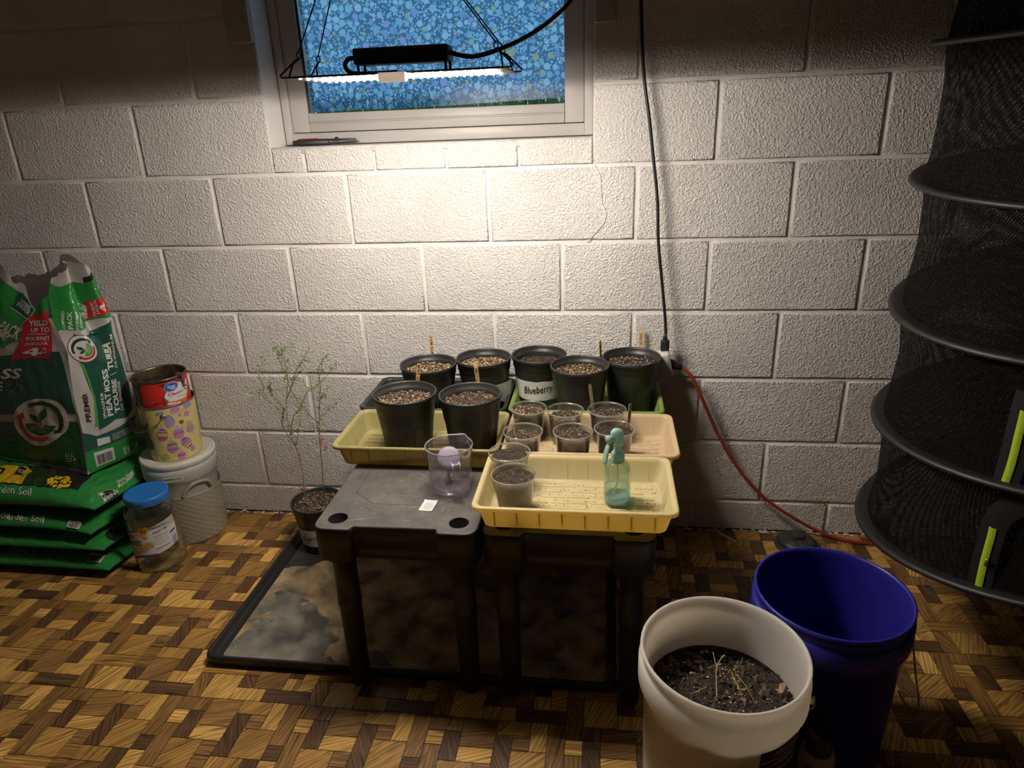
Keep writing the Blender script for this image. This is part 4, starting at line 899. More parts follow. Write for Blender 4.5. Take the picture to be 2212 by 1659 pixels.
# ------------------------------------------------------------------ floor drain and a strip of plastic
M_DRN = plain('drain_black', (.035, .034, .030), .5, bump=(70, .4, .002), mott=(60, (.10, .09, .075), .55, .75))
dr = empty('floor_drain', 'round black drain cap in the floor at the foot of the wall', 'drain', (.9160, -.0720, 0))
MB().lathe([(.066, 0), (.065, .005), (.058, .010), (.056, .008), (.052, .008)], 48).build('collar', M_DRN, dr)
MB().lathe([(.054, .006), (.0535, .014), (.050, .020), (.040, .0235), (.001, .025)], 48).build('cap', M_DRN, dr)
MB().rbox(-.017, .017, -.011, .011, .022, .036, .003).build('grip', M_DRN, dr)
a, b = F(1541, 1144), F(1590, 1172); d = (b-a).normalized(); n_ = Vector((-d.y, d.x, 0))
stp = MB().add([Vector((p.x, max(-9, p.y), z)) for p, z in ((a-n_*.006+d*.012, .0004), (b-n_*.006, .0004), (b+n_*.006, .0004), (a+n_*.006+d*.012, .0004), (a-n_*.004+d*.012, .004), (b-n_*.004, .003), (b+n_*.004, .003), (a+n_*.004+d*.012, .004))], [(0, 1, 5, 4), (1, 2, 6, 5), (2, 3, 7, 6), (3, 0, 4, 7), (4, 5, 6, 7), (0, 3, 2, 1)], 0, False).build('plastic_strip', plain('strip', (.42, .39, .36), .6))
tag(stp, 'pale flat plastic strip lying on the floor near the wall, left of the drain', 'strip')

# ------------------------------------------------------------------ pruning shears on the window sill
M_RED = plain('grip_red', (.40, .035, .035), .45); M_GRIP = plain('grip_black', (.03, .028, .028), .5); M_BLADE = plain('blade_steel', (.35, .33, .32), .35, .85); M_BLADEB = plain('blade_dark', (.06, .058, .058), .4, .5)
a = W(637, 311, .052); b = W(776, 299, .075); a.z = b.z = OZ+.003; d = b-a; ln = d.length
sh = empty('pruning_shears', 'pruning shears with red and black grips lying on the window sill', 'shears', tuple(a), atan2(d.y, d.x))
def strap(pts, wds, z0, th):
    P_ = smooth_path([(p[0], p[1], 0) for p in pts], 4); m = len(P_); lo = []
    for i, p in enumerate(P_):
        t = i/(m-1)*(len(wds)-1); k = min(int(t), len(wds)-2); w_ = wds[k] + (wds[k+1]-wds[k])*(t-k); tn = (P_[min(i+1, m-1)]-P_[max(i-1, 0)]).normalized(); nn = Vector((-tn.y, tn.x, 0))
        lo.append([p - nn*w_ + Vector((0, 0, z0+th*.2)), p - nn*w_*.7 + Vector((0, 0, z0)), p + nn*w_*.7 + Vector((0, 0, z0)), p + nn*w_ + Vector((0, 0, z0+th*.2)), p + nn*w_*.9 + Vector((0, 0, z0+th*.8)), p + nn*w_*.5 + Vector((0, 0, z0+th)), p - nn*w_*.5 + Vector((0, 0, z0+th)), p - nn*w_*.9 + Vector((0, 0, z0+th*.8))])
    return MB().loft(lo, True, True, True)
strap([(.0, -.010), (.03, -.014), (.07, -.010), (.100, -.002)], (.006, .009, .008, .006), 0, .013).build('lower_grip', M_GRIP, sh)
strap([(.004, .012), (.035, .016), (.07, .012), (.100, .002)], (.006, .009, .008, .006), .001, .014).build('upper_grip', M_GRIP, sh)
strap([(.010, .012), (.035, .016), (.066, .012)], (.003, .006, .003), .0145, .0025).build('grip_inlay', M_RED, sh)
strap([(.095, -.002), (.105, .001), (.112, .001)], (.005, .006, .005), .004, .007).build('pivot_arm', M_RED, sh)
strap([(.100, .002), (.13, .006), (ln*.86, .008), (ln, .001)], (.007, .010, .009, .001), .005, .004).build('blade', M_BLADE, sh)
strap([(.100, -.002), (.13, -.004), (ln*.8, -.005), (ln*.95, -.002)], (.006, .007, .006, .001), .0095, .005).build('counter_blade', M_BLADEB, sh)
MB().lathe([(.006, .008), (.006, .0165), (.003, .019), (.001, .019)], 14, True, c=(.122, .002)).build('pivot_bolt', M_BLADEB, sh)
# insects and specks on the sill
R = random.Random(31); granules('specks', [(R.uniform(OX0+.03, OX1-.02), .08 + R.uniform(-.02, .016), OZ+.0005) for i in range(60)], (.0006, .0016), BRN, None, 3, .6); tag(bpy.data.objects['specks'], 'dark specks of dirt scattered along the window sill', 'specks')
# ------------------------------------------------------------------ hanging mesh drying rack
def net_mat(name, hole, dens=225):
    m, nt, b, o = _mat(name); b.inputs['Base Color'].default_value = (.0075, .007, .007, 1); b.inputs['Roughness'].default_value = .7; b.inputs['Specular IOR Level'].default_value = .05
    uv = N(nt, 'ShaderNodeUVMap').outputs[0]
    mp = N(nt, 'ShaderNodeMapping'); mp.inputs['Scale'].default_value = (dens, dens, 1); mp.inputs['Rotation'].default_value = (0, 0, radians(45)); L(nt, uv, mp.inputs[0])
    fr = N(nt, 'ShaderNodeVectorMath', operation='FRACTION'); L(nt, mp.outputs[0], fr.inputs[0])
    sb_ = N(nt, 'ShaderNodeVectorMath', operation='SUBTRACT'); L(nt, fr.outputs[0], sb_.inputs[0]); sb_.inputs[1].default_value = (.5, .5, 0)
    ln_ = N(nt, 'ShaderNodeVectorMath', operation='LENGTH'); L(nt, sb_.outputs[0], ln_.inputs[0])
    nn_ = N(nt, 'ShaderNodeTexNoise'); nn_.inputs['Scale'].default_value = 60; L(nt, uv, nn_.inputs['Vector']); mr_ = N(nt, 'ShaderNodeMapRange'); mr_.inputs['From Min'].default_value = .3; mr_.inputs['From Max'].default_value = .7; mr_.inputs['To Min'].default_value = hole-.07; mr_.inputs['To Max'].default_value = hole+.07; L(nt, nn_.outputs['Fac'], mr_.inputs['Value'])
    lt = N(nt, 'ShaderNodeMath', operation='LESS_THAN'); L(nt, ln_.outputs['Value'], lt.inputs[0]); L(nt, mr_.outputs[0], lt.inputs[1])
    t = N(nt, 'ShaderNodeBsdfTransparent'); mx = N(nt, 'ShaderNodeMixShader'); L(nt, lt.outputs[0], mx.inputs[0]); L(nt, b.outputs[0], mx.inputs[1]); L(nt, t.outputs[0], mx.inputs[2]); L(nt, mx.outputs[0], o.inputs[0]); return m
M_NET = net_mat('net_mesh', .31); M_SHELF = net_mat('net_shelf', .26); M_BIND = plain('binding_black', (.015, .015, .015), .5); M_ZIP = plain('zip_lime', (.42, .62, .03), .5, bump=(500, .4, .001)); M_TAPE = plain('zip_tape', (.006, .006, .006), .7)
NX, NY, NR = 1.370, -.520, .450
net = empty('mesh_drying_rack', 'tall round black mesh drying rack hanging by the right end of the wall', 'drying rack', (NX, NY, 0))
RZ = [(1.99, 0, 0), (1.78, .02, .02), (1.56, .04, .03), (1.372, .06, .04), (1.127, .081, .046), (.905, .167, .016), (.650, .148, -.054), (.437, .233, -.127)]   # each hoop: height and sag
def hz_(k, x, y): return RZ[k][0] + RZ[k][1]*x + RZ[k][2]*y
mr = NR-.027
for i in range(len(RZ)-1):
    mb = MB(); uv = []; n = 72; m = 8; lo = []
    for k in range(m+1):
        t = k/m; r = mr - .010*sin(pi*t); row = []
        for j in range(n):
            a = 2*pi*j/n; rr = r + .004*noise.noise(Vector((cos(a)*5, sin(a)*5, t*3+i))); x, y = rr*cos(a), rr*sin(a); row.append((x, y, hz_(i+1, x, y)*(1-t) + hz_(i, x, y)*t))
        lo.append(row)
    mb.loft(lo, True)
    for k in range(m):
        for j in range(n):
            u0, u1 = j*2*pi*mr/n, (j+1)*2*pi*mr/n; v0, v1 = .22*k/m, .22*(k+1)/m; uv.append([(u0, v0), (u1, v0), (u1, v1), (u0, v1)])
    mb.build('mesh_wall', M_NET, net, fix=False, uv=uv)
for q in range(len(RZ)):
    n = 72; mb = MB()
    mb.loft([[(r*cos(2*pi*j/n), r*sin(2*pi*j/n), hz_(q, r*cos(2*pi*j/n), r*sin(2*pi*j/n))+dz) for j in range(n)] for r, dz in ((mr-.004, .002), (mr+.006, .003), (NR-.010, .006), (NR-.004, .0058), (NR, .001), (NR-.001, -.004), (NR-.006, -.006), (NR-.012, -.003), (mr+.006, -.001), (mr-.004, -.001))], True); mb.build('ring', M_BIND, net)
    sh_ = MB(); lo = []; uv = []; rr = [.002, .1, .2, .3, .38, mr-.004]
    for r in rr: lo.append([(r*cos(2*pi*j/n), r*sin(2*pi*j/n), hz_(q, r*cos(2*pi*j/n), r*sin(2*pi*j/n)) - .012*(1-(r/mr)**2)) for j in range(n)])
    sh_.loft(lo, True)
    for f in sh_.f: uv.append([(sh_.v[i][0], sh_.v[i][1]) for i in f])
    sh_.build('mesh_shelf', M_SHELF, net, fix=False, uv=uv)
def onnet(px, py, e):
    d = ray(px, py); r = mr - .006 + e; ox, oy = CAM.x-NX, CAM.y-NY; A_ = d.x*d.x+d.y*d.y; B_ = 2*(ox*d.x+oy*d.y); D_ = B_*B_-4*A_*(ox*ox+oy*oy-r*r)
    t = (-B_-sqrt(max(D_, 0)))/(2*A_); return CAM + d*t - Vector((NX, NY, 0))
def strip(pts, hw, e, name, mat):
    P_ = smooth_path([onnet(x, y, e) for x, y in pts], 5); lo = []
    for i, p in enumerate(P_):
        t = (P_[min(i+1, len(P_)-1)] - P_[max(i-1, 0)]).normalized(); nr_ = Vector((p.x, p.y, 0)).normalized(); sd = t.cross(nr_).normalized()
        lo.append([p + sd*h + nr_*o_ for h, o_ in ((-hw, 0), (-hw*.4, .0016), (hw*.4, .0016), (hw, 0))])
    return MB().loft(lo, False).build(name, mat, net)
strip([(2111, 1280), (2125, 1215), (2139, 1165), (2148, 1135), (2163, 1112), (2185, 1097), (2212, 1086), (2245, 1080)], .021, .006, 'zip_tape', M_TAPE)
strip([(2166, 1062), (2185, 1000), (2200, 940), (2214, 885), (2225, 850)], .021, .006, 'zip_tape', M_TAPE)
strip([(2112, 1274), (2125, 1215), (2139, 1165), (2145, 1140)], .0065, .0095, 'zipper', M_ZIP)
strip([(2168, 1050), (2185, 1000), (2200, 940), (2213, 888)], .0065, .0095, 'zipper', M_ZIP)
pull = MB().tube([onnet(2128, 1222, .013), onnet(2131, 1208, .014), onnet(2136, 1212, .014)], .0022, 6); pull.build('zip_pull', plain('zip_metal', (.5, .55, .2), .3, .7), net)
for k in range(4): a = pi/4 + k*pi/2; MB().tube([(NR*.96*cos(a), NR*.96*sin(a), RZ[0][0]), (0, 0, ZT-.05)], .003, 6).build('hanging_strap', M_BIND, net)
# dried herbs lying on a shelf of the rack
hb = MB(); hc = []; R = random.Random(23); p0 = F(2062, 690, .842); p1 = F(2205, 702, .858)
hb0 = empty('dried_herb', 'bunch of dry brown herb stems inside the mesh rack', 'dried herbs', (p0.x, p0.y, .836))
dd = Vector((p1.x-p0.x, p1.y-p0.y, 0)); 
for i in range(26):
    s0 = dd*R.uniform(.0, .4) + Vector((R.gauss(0, .012), R.gauss(0, .012), R.uniform(.002, .020))); s1 = dd*1.25 + Vector((R.gauss(0, .010), R.gauss(0, .010), R.uniform(.0, .010)))
    hb.tube([s0, s0.lerp(s1, .5) + Vector((0, 0, R.uniform(0, .006))), s1], .0009, 4)
hb.build('stems', plain('dry_stem', (.30, .20, .09), .8), hb0, kind='stuff')
lf = MB()
for i in range(420):
    c_ = dd*abs(R.gauss(.05, .30)) + Vector((R.gauss(0, .016), R.gauss(0, .016), R.uniform(.002, .030))); d = Vector((R.gauss(0, 1), R.gauss(0, 1), R.gauss(0, 1))).normalized()*R.uniform(.004, .010); e = d.orthogonal().normalized()*.0022; lf.add([c_, c_+d*.5+e, c_+d, c_+d*.5-e], [(0, 1, 2, 3)], 0, False)
lf.build('dry_leaves', plain('dry_leaf', (.34, .24, .09), .8), hb0, kind='stuff')
# ------------------------------------------------------------------ prints set out on curved faces
def inv(fn, px, py, u=0.0, v=0.0):
    "the point (u, v) of a face that is seen at (px, py)"
    best = (1e9, u, v)
    for _ in range(25):
        q = proj(fn(u, v)); e = (px-q[0], py-q[1])
        if abs(e[0]) + abs(e[1]) < best[0]: best = (abs(e[0]) + abs(e[1]), u, v)
        if abs(e[0]) + abs(e[1]) < .05: break
        h = 2e-4; a = proj(fn(u+h, v)); b = proj(fn(u, v+h)); J = ((a[0]-q[0])/h, (b[0]-q[0])/h, (a[1]-q[1])/h, (b[1]-q[1])/h); D = J[0]*J[3]-J[1]*J[2]
        if abs(D) < 1e-3: break
        du = (e[0]*J[3]-e[1]*J[1])/D; dv = (J[0]*e[1]-J[2]*e[0])/D; k = min(1.0, .06/max(abs(du), abs(dv), 1e-9)); u += du*k; v += dv*k
    return best[1:]
FOUR = [[(0, .22), (.52, 1), (.80, 1), (.80, .38), (1, .38), (1, .18), (.80, .18), (.80, 0), (.52, 0), (.52, .18), (0, .18)], [(.24, .38), (.52, .38), (.52, .76)]]
class Face:
    def __init__(s, fn, parent, crop, guess=(0, 0), loc=None):
        s.f0 = fn; s.parent = parent; s.crop = crop; s.g = guess; s.loc = Vector(loc if loc is not None else (0, 0, 0)); s.k = 0
    def w(s, u, v): return s.f0(u, v, 0.0) + s.loc
    def p(s, q, crop=None):
        x0, y0, k = crop or s.crop; return inv(s.w, x0+q[0]/k, y0+q[1]/k, *s.g)
    def lay(s, name, mat, parts, eps, parent=None, maxlen=.010, kind=None): return decal(name, parts, lambda u, v: s.f0(u, v, eps), mat, parent or s.parent, maxlen, kind)
    def poly(s, *cs, crop=None): return shape2d(*[[s.p(q, crop) for q in c] for c in cs])
    def glyph(s, cs, A, B, T, crop=None):
        a, b, t = s.p(A, crop), s.p(B, crop), s.p(T, crop)
        return shape2d(*[[(a[0]+(b[0]-a[0])*x+(t[0]-a[0])*y, a[1]+(b[1]-a[1])*x+(t[1]-a[1])*y) for x, y in c] for c in cs])
    def text(s, txt, A, B, T, bold=.012, crop=None, shear=0.0, ext=1.0):
        a, b, t = s.p(A, crop), s.p(B, crop), s.p(T, crop); b = (a[0]+(b[0]-a[0])*ext, a[1]+(b[1]-a[1])*ext); vs, fs = text2d(txt, 1.0, bold, shear, 1.0)
        ex = (b[0]-a[0], b[1]-a[1]); ey = (t[0]-a[0], t[1]-a[1])
        return [(a[0] + ex[0]*(v[0]+.5) + ey[0]*(v[1]+.5), a[1] + ex[1]*(v[0]+.5) + ey[1]*(v[1]+.5)) for v in vs], fs
CA, CB, CC_, CD_, CE_ = (0, 550, 5.352), (0, 780, 6.381), (0, 1000, 5.53), (270, 770, 7.214), (230, 930, 5.184)
def film(name, col, rough=.26): return plain(name, col, rough, bump=(34, .55, .005, 4))
M_GREEN = film('bag_green', (.028, .230, .048)); M_DGREEN = film('bag_dark_green', (.012, .10, .030)); M_TEAL = film('bag_teal', (.018, .080, .060)); M_WHT = film('bag_white', (.60, .575, .55)); M_REDP = film('bag_red', (.50, .022, .028)); M_BLKP = film('bag_black', (.018, .018, .018)); M_PRINT = plain('print_white', (.66, .64, .61), .4); M_YEL = film('bag_yellow', (.72, .47, .012)); M_BRIGHT = film('bag_bright_green', (.06, .33, .06))
M_DPRINT = plain('print_dark', (.020, .045, .035), .4)
# ------------------------------------------------------------------ garden soil bags
class Bag:
    def __init__(s, label, x1, yf, zc, H, Lx=.60, D=.385, seed=1, drop=0.0, ue=5, up=.62):
        s.ue, s.up = ue, up
        s.a, s.b, s.H, s.seed, s.drop = Lx/2, D/2, H, seed, drop
        s.t = empty('garden_soil_bag', label, 'soil bag', (x1-Lx/2, yf+D/2, zc), 0, 'stacked garden soil bags')
        n, m = 120, 84; sg = lambda i, k: sin(pi/2*(2*i/k-1)); mb = MB(); lo = [[s.pt(sg(i, n), sg(j, m), 1) for i in range(n+1)] for j in range(m+1)]; mb.loft(lo, False)
        lo2 = [[s.pt(sg(i, n), sg(j, m), -1) for i in range(n+1)] for j in range(m+1)]; mb.loft(lo2, False); mb.build('bag', M_GREEN, s.t)
        mb = MB(); R = []
        for i in range(60): q = -1+2*i/60; R.append((q, -1))
        for i in range(40): q = -1+2*i/40; R.append((1, q))
        for i in range(60): q = 1-2*i/60; R.append((q, 1))
        for i in range(40): q = 1-2*i/40; R.append((-1, q))
        P_ = [Vector(s.pt(u, v, 1)) for u, v in R]; mb.loft([[p + Vector((p.x/s.a*.000, p.y/s.b*.000, .0012)) for p in P_], [Vector((p.x*1.012, p.y*1.018, p.z+.001)) for p in P_], [Vector((p.x*1.012, p.y*1.018, p.z-.001)) for p in P_], [p - Vector((0, 0, .0012)) for p in P_]], True); mb.build('seam', M_DGREEN, s.t)
        s.tab = {}
    def hgt(s, u, v): return s.H/2*max(0, 1-abs(u)**s.ue)**s.up*max(0, 1-abs(v)**4)**.55
    def pt(s, u, v, side, eps=0.0):
        x = s.a*u*(1+.055*(1-v*v)*u*u - .02*u*u); y = s.b*v*(1-.03*(1-u*u)*v*v); h = s.hgt(u, v); R_ = noise.noise(Vector((u*4.5+s.seed, v*4, side+s.seed*2)))
        wr = noise.noise(Vector((u*18, v*4+s.seed, 3))) * .0045 * min(1, h/.014) + R_*.006*min(1, h/.02) + .004*noise.noise(Vector((u*40, v*14, 5+s.seed)))*min(1, h/.01)*max(abs(u), abs(v))**3
        sag = -s.drop*max(0, u)**3*(1-.3*abs(v))
        return Vector((x, y, side*(h+eps*1.2) + (wr if side > 0 else wr*.3)*min(1, h/.012) + sag)) + (Vector((u*abs(u)**6, v*abs(v)**4, 0))*eps if eps else Vector((0, 0, 0)))
    def front(s, u, v, eps):                      # u along the bag from its middle, v from the front seam up and over
        t = s._arc('f', v); return s.pt(max(-1, min(1, u/s.a)), t, 1 if v >= 0 else -1, eps)
    def end(s, u, v, eps):                        # the right end: u from front to back, v from the end seam inwards
        t = s._arc('e', v); return s.pt(-t, max(-1, min(1, u/s.b)), 1 if v >= 0 else -1, eps)
    def _arc(s, k, v):
        if k not in s.tab:
            tb = [(0, -1.0)]; p = None; L_ = 0
            for i in range(0, 401):
                t = -1 + i/400*1.0; q = (Vector((s.b*t, s.hgt(0, t))) if k == 'f' else Vector((s.a*t, s.hgt(t, 0))))
                if p is not None: L_ += (q-p).length; tb.append((L_, t))
                p = q
            s.tab[k] = tb
        tb = s.tab[k]; v = min(abs(v), tb[-1][0]-1e-6); lo_, hi = 0, len(tb)-1
        while hi-lo_ > 1:
            m_ = (lo_+hi)//2
            if tb[m_][0] <= v: lo_ = m_
            else: hi = m_
        f = (v-tb[lo_][0])/max(tb[hi][0]-tb[lo_][0], 1e-9); return tb[lo_][1] + (tb[hi][1]-tb[lo_][1])*f
    def ff(s, g=(0, .03)): return Face(s.front, s.t, CC_, g, s.t.location)
    def ef(s, g=(-.1, .03)): return Face(s.end, s.t, CC_, g, s.t.location)
b4 = Bag('lowest garden soil bag of the stack, lying on the floor', -1.128, -.405, .035, .070, seed=4)
b3 = Bag('second garden soil bag from the floor, between the two bags with barcodes', -1.130, -.402, .1025, .064, seed=3)
b2 = Bag('third garden soil bag from the floor, white lettering and barcode', -1.160, -.395, .1680, .066, seed=2, drop=.022)
b1 = Bag('topmost garden soil bag, yellow flowers printed, under the peat bale', -1.135, -.385, .2470, .096, seed=1, Lx=.64, D=.375, drop=.024, ue=3.6, up=.72)
def barcode(face, quad, parent, crop, n=22, eps=.0035, horiz=False):
    q = [face.p(p, crop) for p in quad]; face.lay('barcode', M_PRINT, [([q[0], q[1], q[2], q[3]], [(0, 1, 2, 3)])], eps, parent)
    R = random.Random(6); bars = []; x = .08
    def P(a, b): return tuple(q[0][i]*(1-a)*(1-b) + q[1][i]*a*(1-b) + q[2][i]*a*b + q[3][i]*(1-a)*b for i in (0, 1))
    while x < .90:
        w_ = R.choice((.015, .015, .03, .045)); bars.append(([P(x, .10), P(x+w_, .10), P(x+w_, .80), P(x, .80)], [(0, 1, 2, 3)])); x += w_ + R.choice((.015, .02, .035))
    face.lay('bars', M_BLKP, bars, eps+.0006, parent, kind='stuff')
f = b1.ff((-.05, .05))
f.lay('print_ground', M_BLKP, [f.poly([(-140, 20), (60, 40), (1150, 60), (1090, 170), (935, 325), (560, 295), (260, 268), (-140, 240)])], .0010)
f.lay('print_lawn', plain('lawn_print', (.030, .060, .018), .4, mott=(240, (.004, .010, .004), .45, .6)), [f.poly([(330, 55), (640, 60), (700, 170), (560, 285), (255, 262), (300, 150)])], .0016)
f.lay('print_yellow', M_YEL, [f.poly([(-140, 40), (330, 55), (390, 110), (320, 160), (262, 258), (-140, 230)])], .0022)
f.lay('print_black', M_BLKP, [f.poly([(230, 60), (330, 75), (268, 158), (170, 148)])], .0030); f.lay('print_letter', M_BLKP, [f.poly([(-30, 70), (50, 72), (72, 80), (40, 130), (-10, 160), (-30, 150)], [(-12, 88), (-14, 140), (10, 128), (30, 86)])], .0030)
f.lay('lettering', M_PRINT, [f.text('FOR', (215, 130), (300, 140), (240, 85), .01)], .0038)
R = random.Random(15); fl_ = []
for i in range(64):
    a = R.uniform(0, 6.28); rr = sqrt(R.random()); c_ = f.p((720 + 150*rr*cos(a), 232 + 68*rr*sin(a))); fl_.append((ell(c_[0], c_[1], R.uniform(.003, .006), R.uniform(.003, .006), 7), [tuple(range(7))]))
f.lay('print_flowers', M_YEL, fl_, .0026, kind='stuff')
f.lay('lettering', M_PRINT, [f.text('Garden Soil', (-150, 352), (385, 398), (-140, 268), .004, shear=.12)], .0014)
e = b1.ef((-.12, .06))
c0 = e.p((1330, 400)); rr = (Vector(e.p((1215, 390)))-Vector(c0)).length*.95
e.lay('logo_ring', M_YEL, [shape2d(ell(c0[0], c0[1], rr*1.05), ell(c0[0], c0[1], rr))], .0012); e.lay('logo_disc', M_BLKP, [shape2d(ell(c0[0], c0[1], rr))], .0010)
e.lay('lettering', M_PRINT, [e.text('Miracle-Gro', (1240, 480), (1340, 412), (1228, 425), .01, shear=.15, ext=1.8), e.text('Grows Bigger', (1405, 268), (1505, 196), (1388, 218), .006, ext=2.0), e.text('More Beautiful', (1418, 312), (1520, 236), (1400, 268), .006, ext=2.1)], .0018)
st = e.p((1208, 378)); e.lay('logo_star', M_PRINT, [([(st[0] + (.013 if i % 2 == 0 else .003)*cos(pi*i/8), st[1] + (.013 if i % 2 == 0 else .003)*sin(pi*i/8)) for i in range(16)], [tuple(range(16))])], .002)
f = b2.ff((0, .03)); f.lay('lettering', M_PRINT, [f.text('Garden Soil', (8, 668), (530, 722), (20, 590), .006, shear=.12)], .0014); barcode(f, [(806, 772), (950, 800), (992, 724), (838, 695)], b2.t, CC_)
f = b4.ff((0, .03)); f.lay('lettering', plain('print_dull', (.20, .20, .19), .5), [f.text('Garden Soil', (225, 1100), (730, 1140), (240, 1040), .006, shear=.12)], .0014); barcode(f, [(1048, 1190), (1200, 1200), (1270, 1110), (1080, 1085)], b4.t, CC_)
f = b3.ff((0, .03)); f.lay('lettering', plain('print_faint', (.045, .09, .05), .5), [f.text('VALUE SIZE BAG', (20, 850), (520, 885), (25, 800), .004)], .0014)
e = b3.ef((-.1, .02)); c0 = e.p((1400, 850)); e.lay('logo_disc', M_BLKP, [shape2d(ell(c0[0], c0[1], .030))], .0012)

# ------------------------------------------------------------------ peat moss bale, opened at the top
pb = empty('peat_moss_bag', 'tall opened green and white peat moss bale standing on the soil bags', 'peat bag', (0, 0, 0))
def prof3(tab, z):
    z = max(tab[0][2], min(tab[-1][2], z))
    for p, q in zip(tab[:-1], tab[1:]):
        if z <= q[2]: t = (z-p[2])/(q[2]-p[2]); t = t*t*(3-2*t)*.5 + t*.5; return Vector(p).lerp(Vector(q), t)
    return Vector(tab[-1])
BZ = .286
TE1 = [(-1.222, -.285, BZ), (-1.211, -.272, .42), (-1.208, -.270, .532), (-1.197, -.260, .671), (-1.232, -.240, .762), (-1.243, -.222, .824), (-1.236, -.200, .8725), (-1.225, -.19, .93)]
TE2 = [(-1.166, -.125, BZ), (-1.142, -.127, .412), (-1.136, -.128, .53), (-1.132, -.130, .628), (-1.126, -.140, .733), (-1.138, -.148, .820), (-1.150, -.152, .8945), (-1.165, -.152, .93)]
TE0 = [(-1.775, -.160, BZ), (-1.785, -.155, .5), (-1.770, -.150, .7), (-1.74, -.15, .93)]
TEB = [(-1.74, -.020, BZ), (-1.745, -.020, .5), (-1.74, -.020, .7), (-1.72, -.06, .93)]
def bump_(z): t = max(0, min(1, (z-BZ)/.6)); return sqrt(max(0, sin(pi*min(t, .999))))
def wrk(p, k=1.0): return .006*k*noise.noise(Vector((p.x*9, p.y*9, p.z*7))) + .003*k*noise.noise(Vector((p.x*30, p.y*30, p.z*14)))
NF, NS = Vector((-.226, -.974, 0)).normalized(), Vector((.949, -.316, 0)).normalized()
FLU, SLU = .55, .160
def pfront(u, v, eps):
    z = BZ + v; a = max(0, min(1, -u/FLU)); p = prof3(TE1, z).lerp(prof3(TE0, z), a); p += NF*(.030*sin(pi*min(1, a*1.0))*bump_(z)) ; r = min(1, a/.03)
    crumple = max(0, (z-.74)/.14); p += NF*(wrk(p)*r + .022*crumple*noise.noise(Vector((a*13, z*6, 4)))*r); return p + NF*eps*1.0 + NS*eps*.3*(1-r)
def pside(u, v, eps):
    z = BZ + v; a = max(0, min(1, u/SLU)); p = prof3(TE1, z).lerp(prof3(TE2, z), a); r = min(1, a/.08, (1-a)/.08)
    p += NS*(.022*sin(pi*a)*bump_(z)); k = max(0, min(1, (z-.60)/.16)); k = k*k*(3-2*k)
    p += NS*((-.040*math.exp(-((a-.60)/.13)**2) + .018*math.exp(-((a-.28)/.16)**2) + .012*math.exp(-((a-.85)/.1)**2))*k); p += NS*wrk(p, .8)*r
    t = max(0, (z-.84)/.08); p += Vector((-.012, .012, 0))*t*t*0
    return p + NS*eps + NF*eps*.15*(1-r)
def pback(u, v, eps):
    z = BZ + v; a = max(0, min(1, u/FLU)); p = prof3(TE2, z).lerp(prof3(TEB, z), a); p += Vector((.1, .99, 0))*(-.004 + wrk(p)*.5); return p
def pleft(u, v, eps):
    z = BZ + v; a = max(0, min(1, u/.14)); return prof3(TEB, z).lerp(prof3(TE0, z), a)
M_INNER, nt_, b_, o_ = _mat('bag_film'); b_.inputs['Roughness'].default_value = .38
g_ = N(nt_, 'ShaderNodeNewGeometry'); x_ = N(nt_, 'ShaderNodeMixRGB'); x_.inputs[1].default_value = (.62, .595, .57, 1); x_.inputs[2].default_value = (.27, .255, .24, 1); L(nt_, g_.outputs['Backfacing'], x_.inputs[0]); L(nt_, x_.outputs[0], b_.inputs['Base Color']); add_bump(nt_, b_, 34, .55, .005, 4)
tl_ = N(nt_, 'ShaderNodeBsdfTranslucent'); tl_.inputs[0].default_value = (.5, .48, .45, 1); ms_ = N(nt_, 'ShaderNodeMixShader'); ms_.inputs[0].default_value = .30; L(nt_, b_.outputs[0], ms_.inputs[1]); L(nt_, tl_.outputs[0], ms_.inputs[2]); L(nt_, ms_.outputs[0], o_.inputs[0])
def interp(tab, a):
    for p, q in zip(tab[:-1], tab[1:]):
        if a <= q[0]: return p[1] + (q[1]-p[1])*(a-p[0])/(q[0]-p[0])
    return tab[-1][1]
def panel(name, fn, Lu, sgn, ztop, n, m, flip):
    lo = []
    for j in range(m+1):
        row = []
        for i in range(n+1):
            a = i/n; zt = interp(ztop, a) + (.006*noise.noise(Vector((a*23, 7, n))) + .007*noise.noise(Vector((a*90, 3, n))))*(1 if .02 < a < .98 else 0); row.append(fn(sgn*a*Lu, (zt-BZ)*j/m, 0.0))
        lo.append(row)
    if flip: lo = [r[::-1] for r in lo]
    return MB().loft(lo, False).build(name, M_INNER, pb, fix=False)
ZF = [(0, .765), (.06, .772), (.12, .80), (.15, .845), (.18, .862), (.22, .850), (.25, .885), (.30, .905), (.36, .915), (.45, .89), (.7, .86), (1, .84)]
ZS = [(0, .868), (.15, .885), (.4, .905), (.6, .912), (.8, .905), (1, .893)]
ZBK = [(0, .892), (.05, .925), (.09, .938), (.12, .93), (.2, .885), (.3, .865), (.6, .85), (1, .83)]
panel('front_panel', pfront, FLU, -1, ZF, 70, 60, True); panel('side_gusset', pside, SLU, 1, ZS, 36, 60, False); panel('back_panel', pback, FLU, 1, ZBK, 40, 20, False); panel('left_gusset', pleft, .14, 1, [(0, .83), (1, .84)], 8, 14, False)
MB().add([prof3(T, .70) for T in (TE1, TE2, TEB, TE0)], [(0, 1, 2, 3)], 0, False).build('peat', M_SOIL, pb); MB().add([prof3(T, BZ+.001) for T in (TE1, TE2, TEB, TE0)], [(3, 2, 1, 0)], 0, False).build('bag_bottom', M_GREEN, pb)
f = Face(pfront, pb, CB, (-.12, .25))
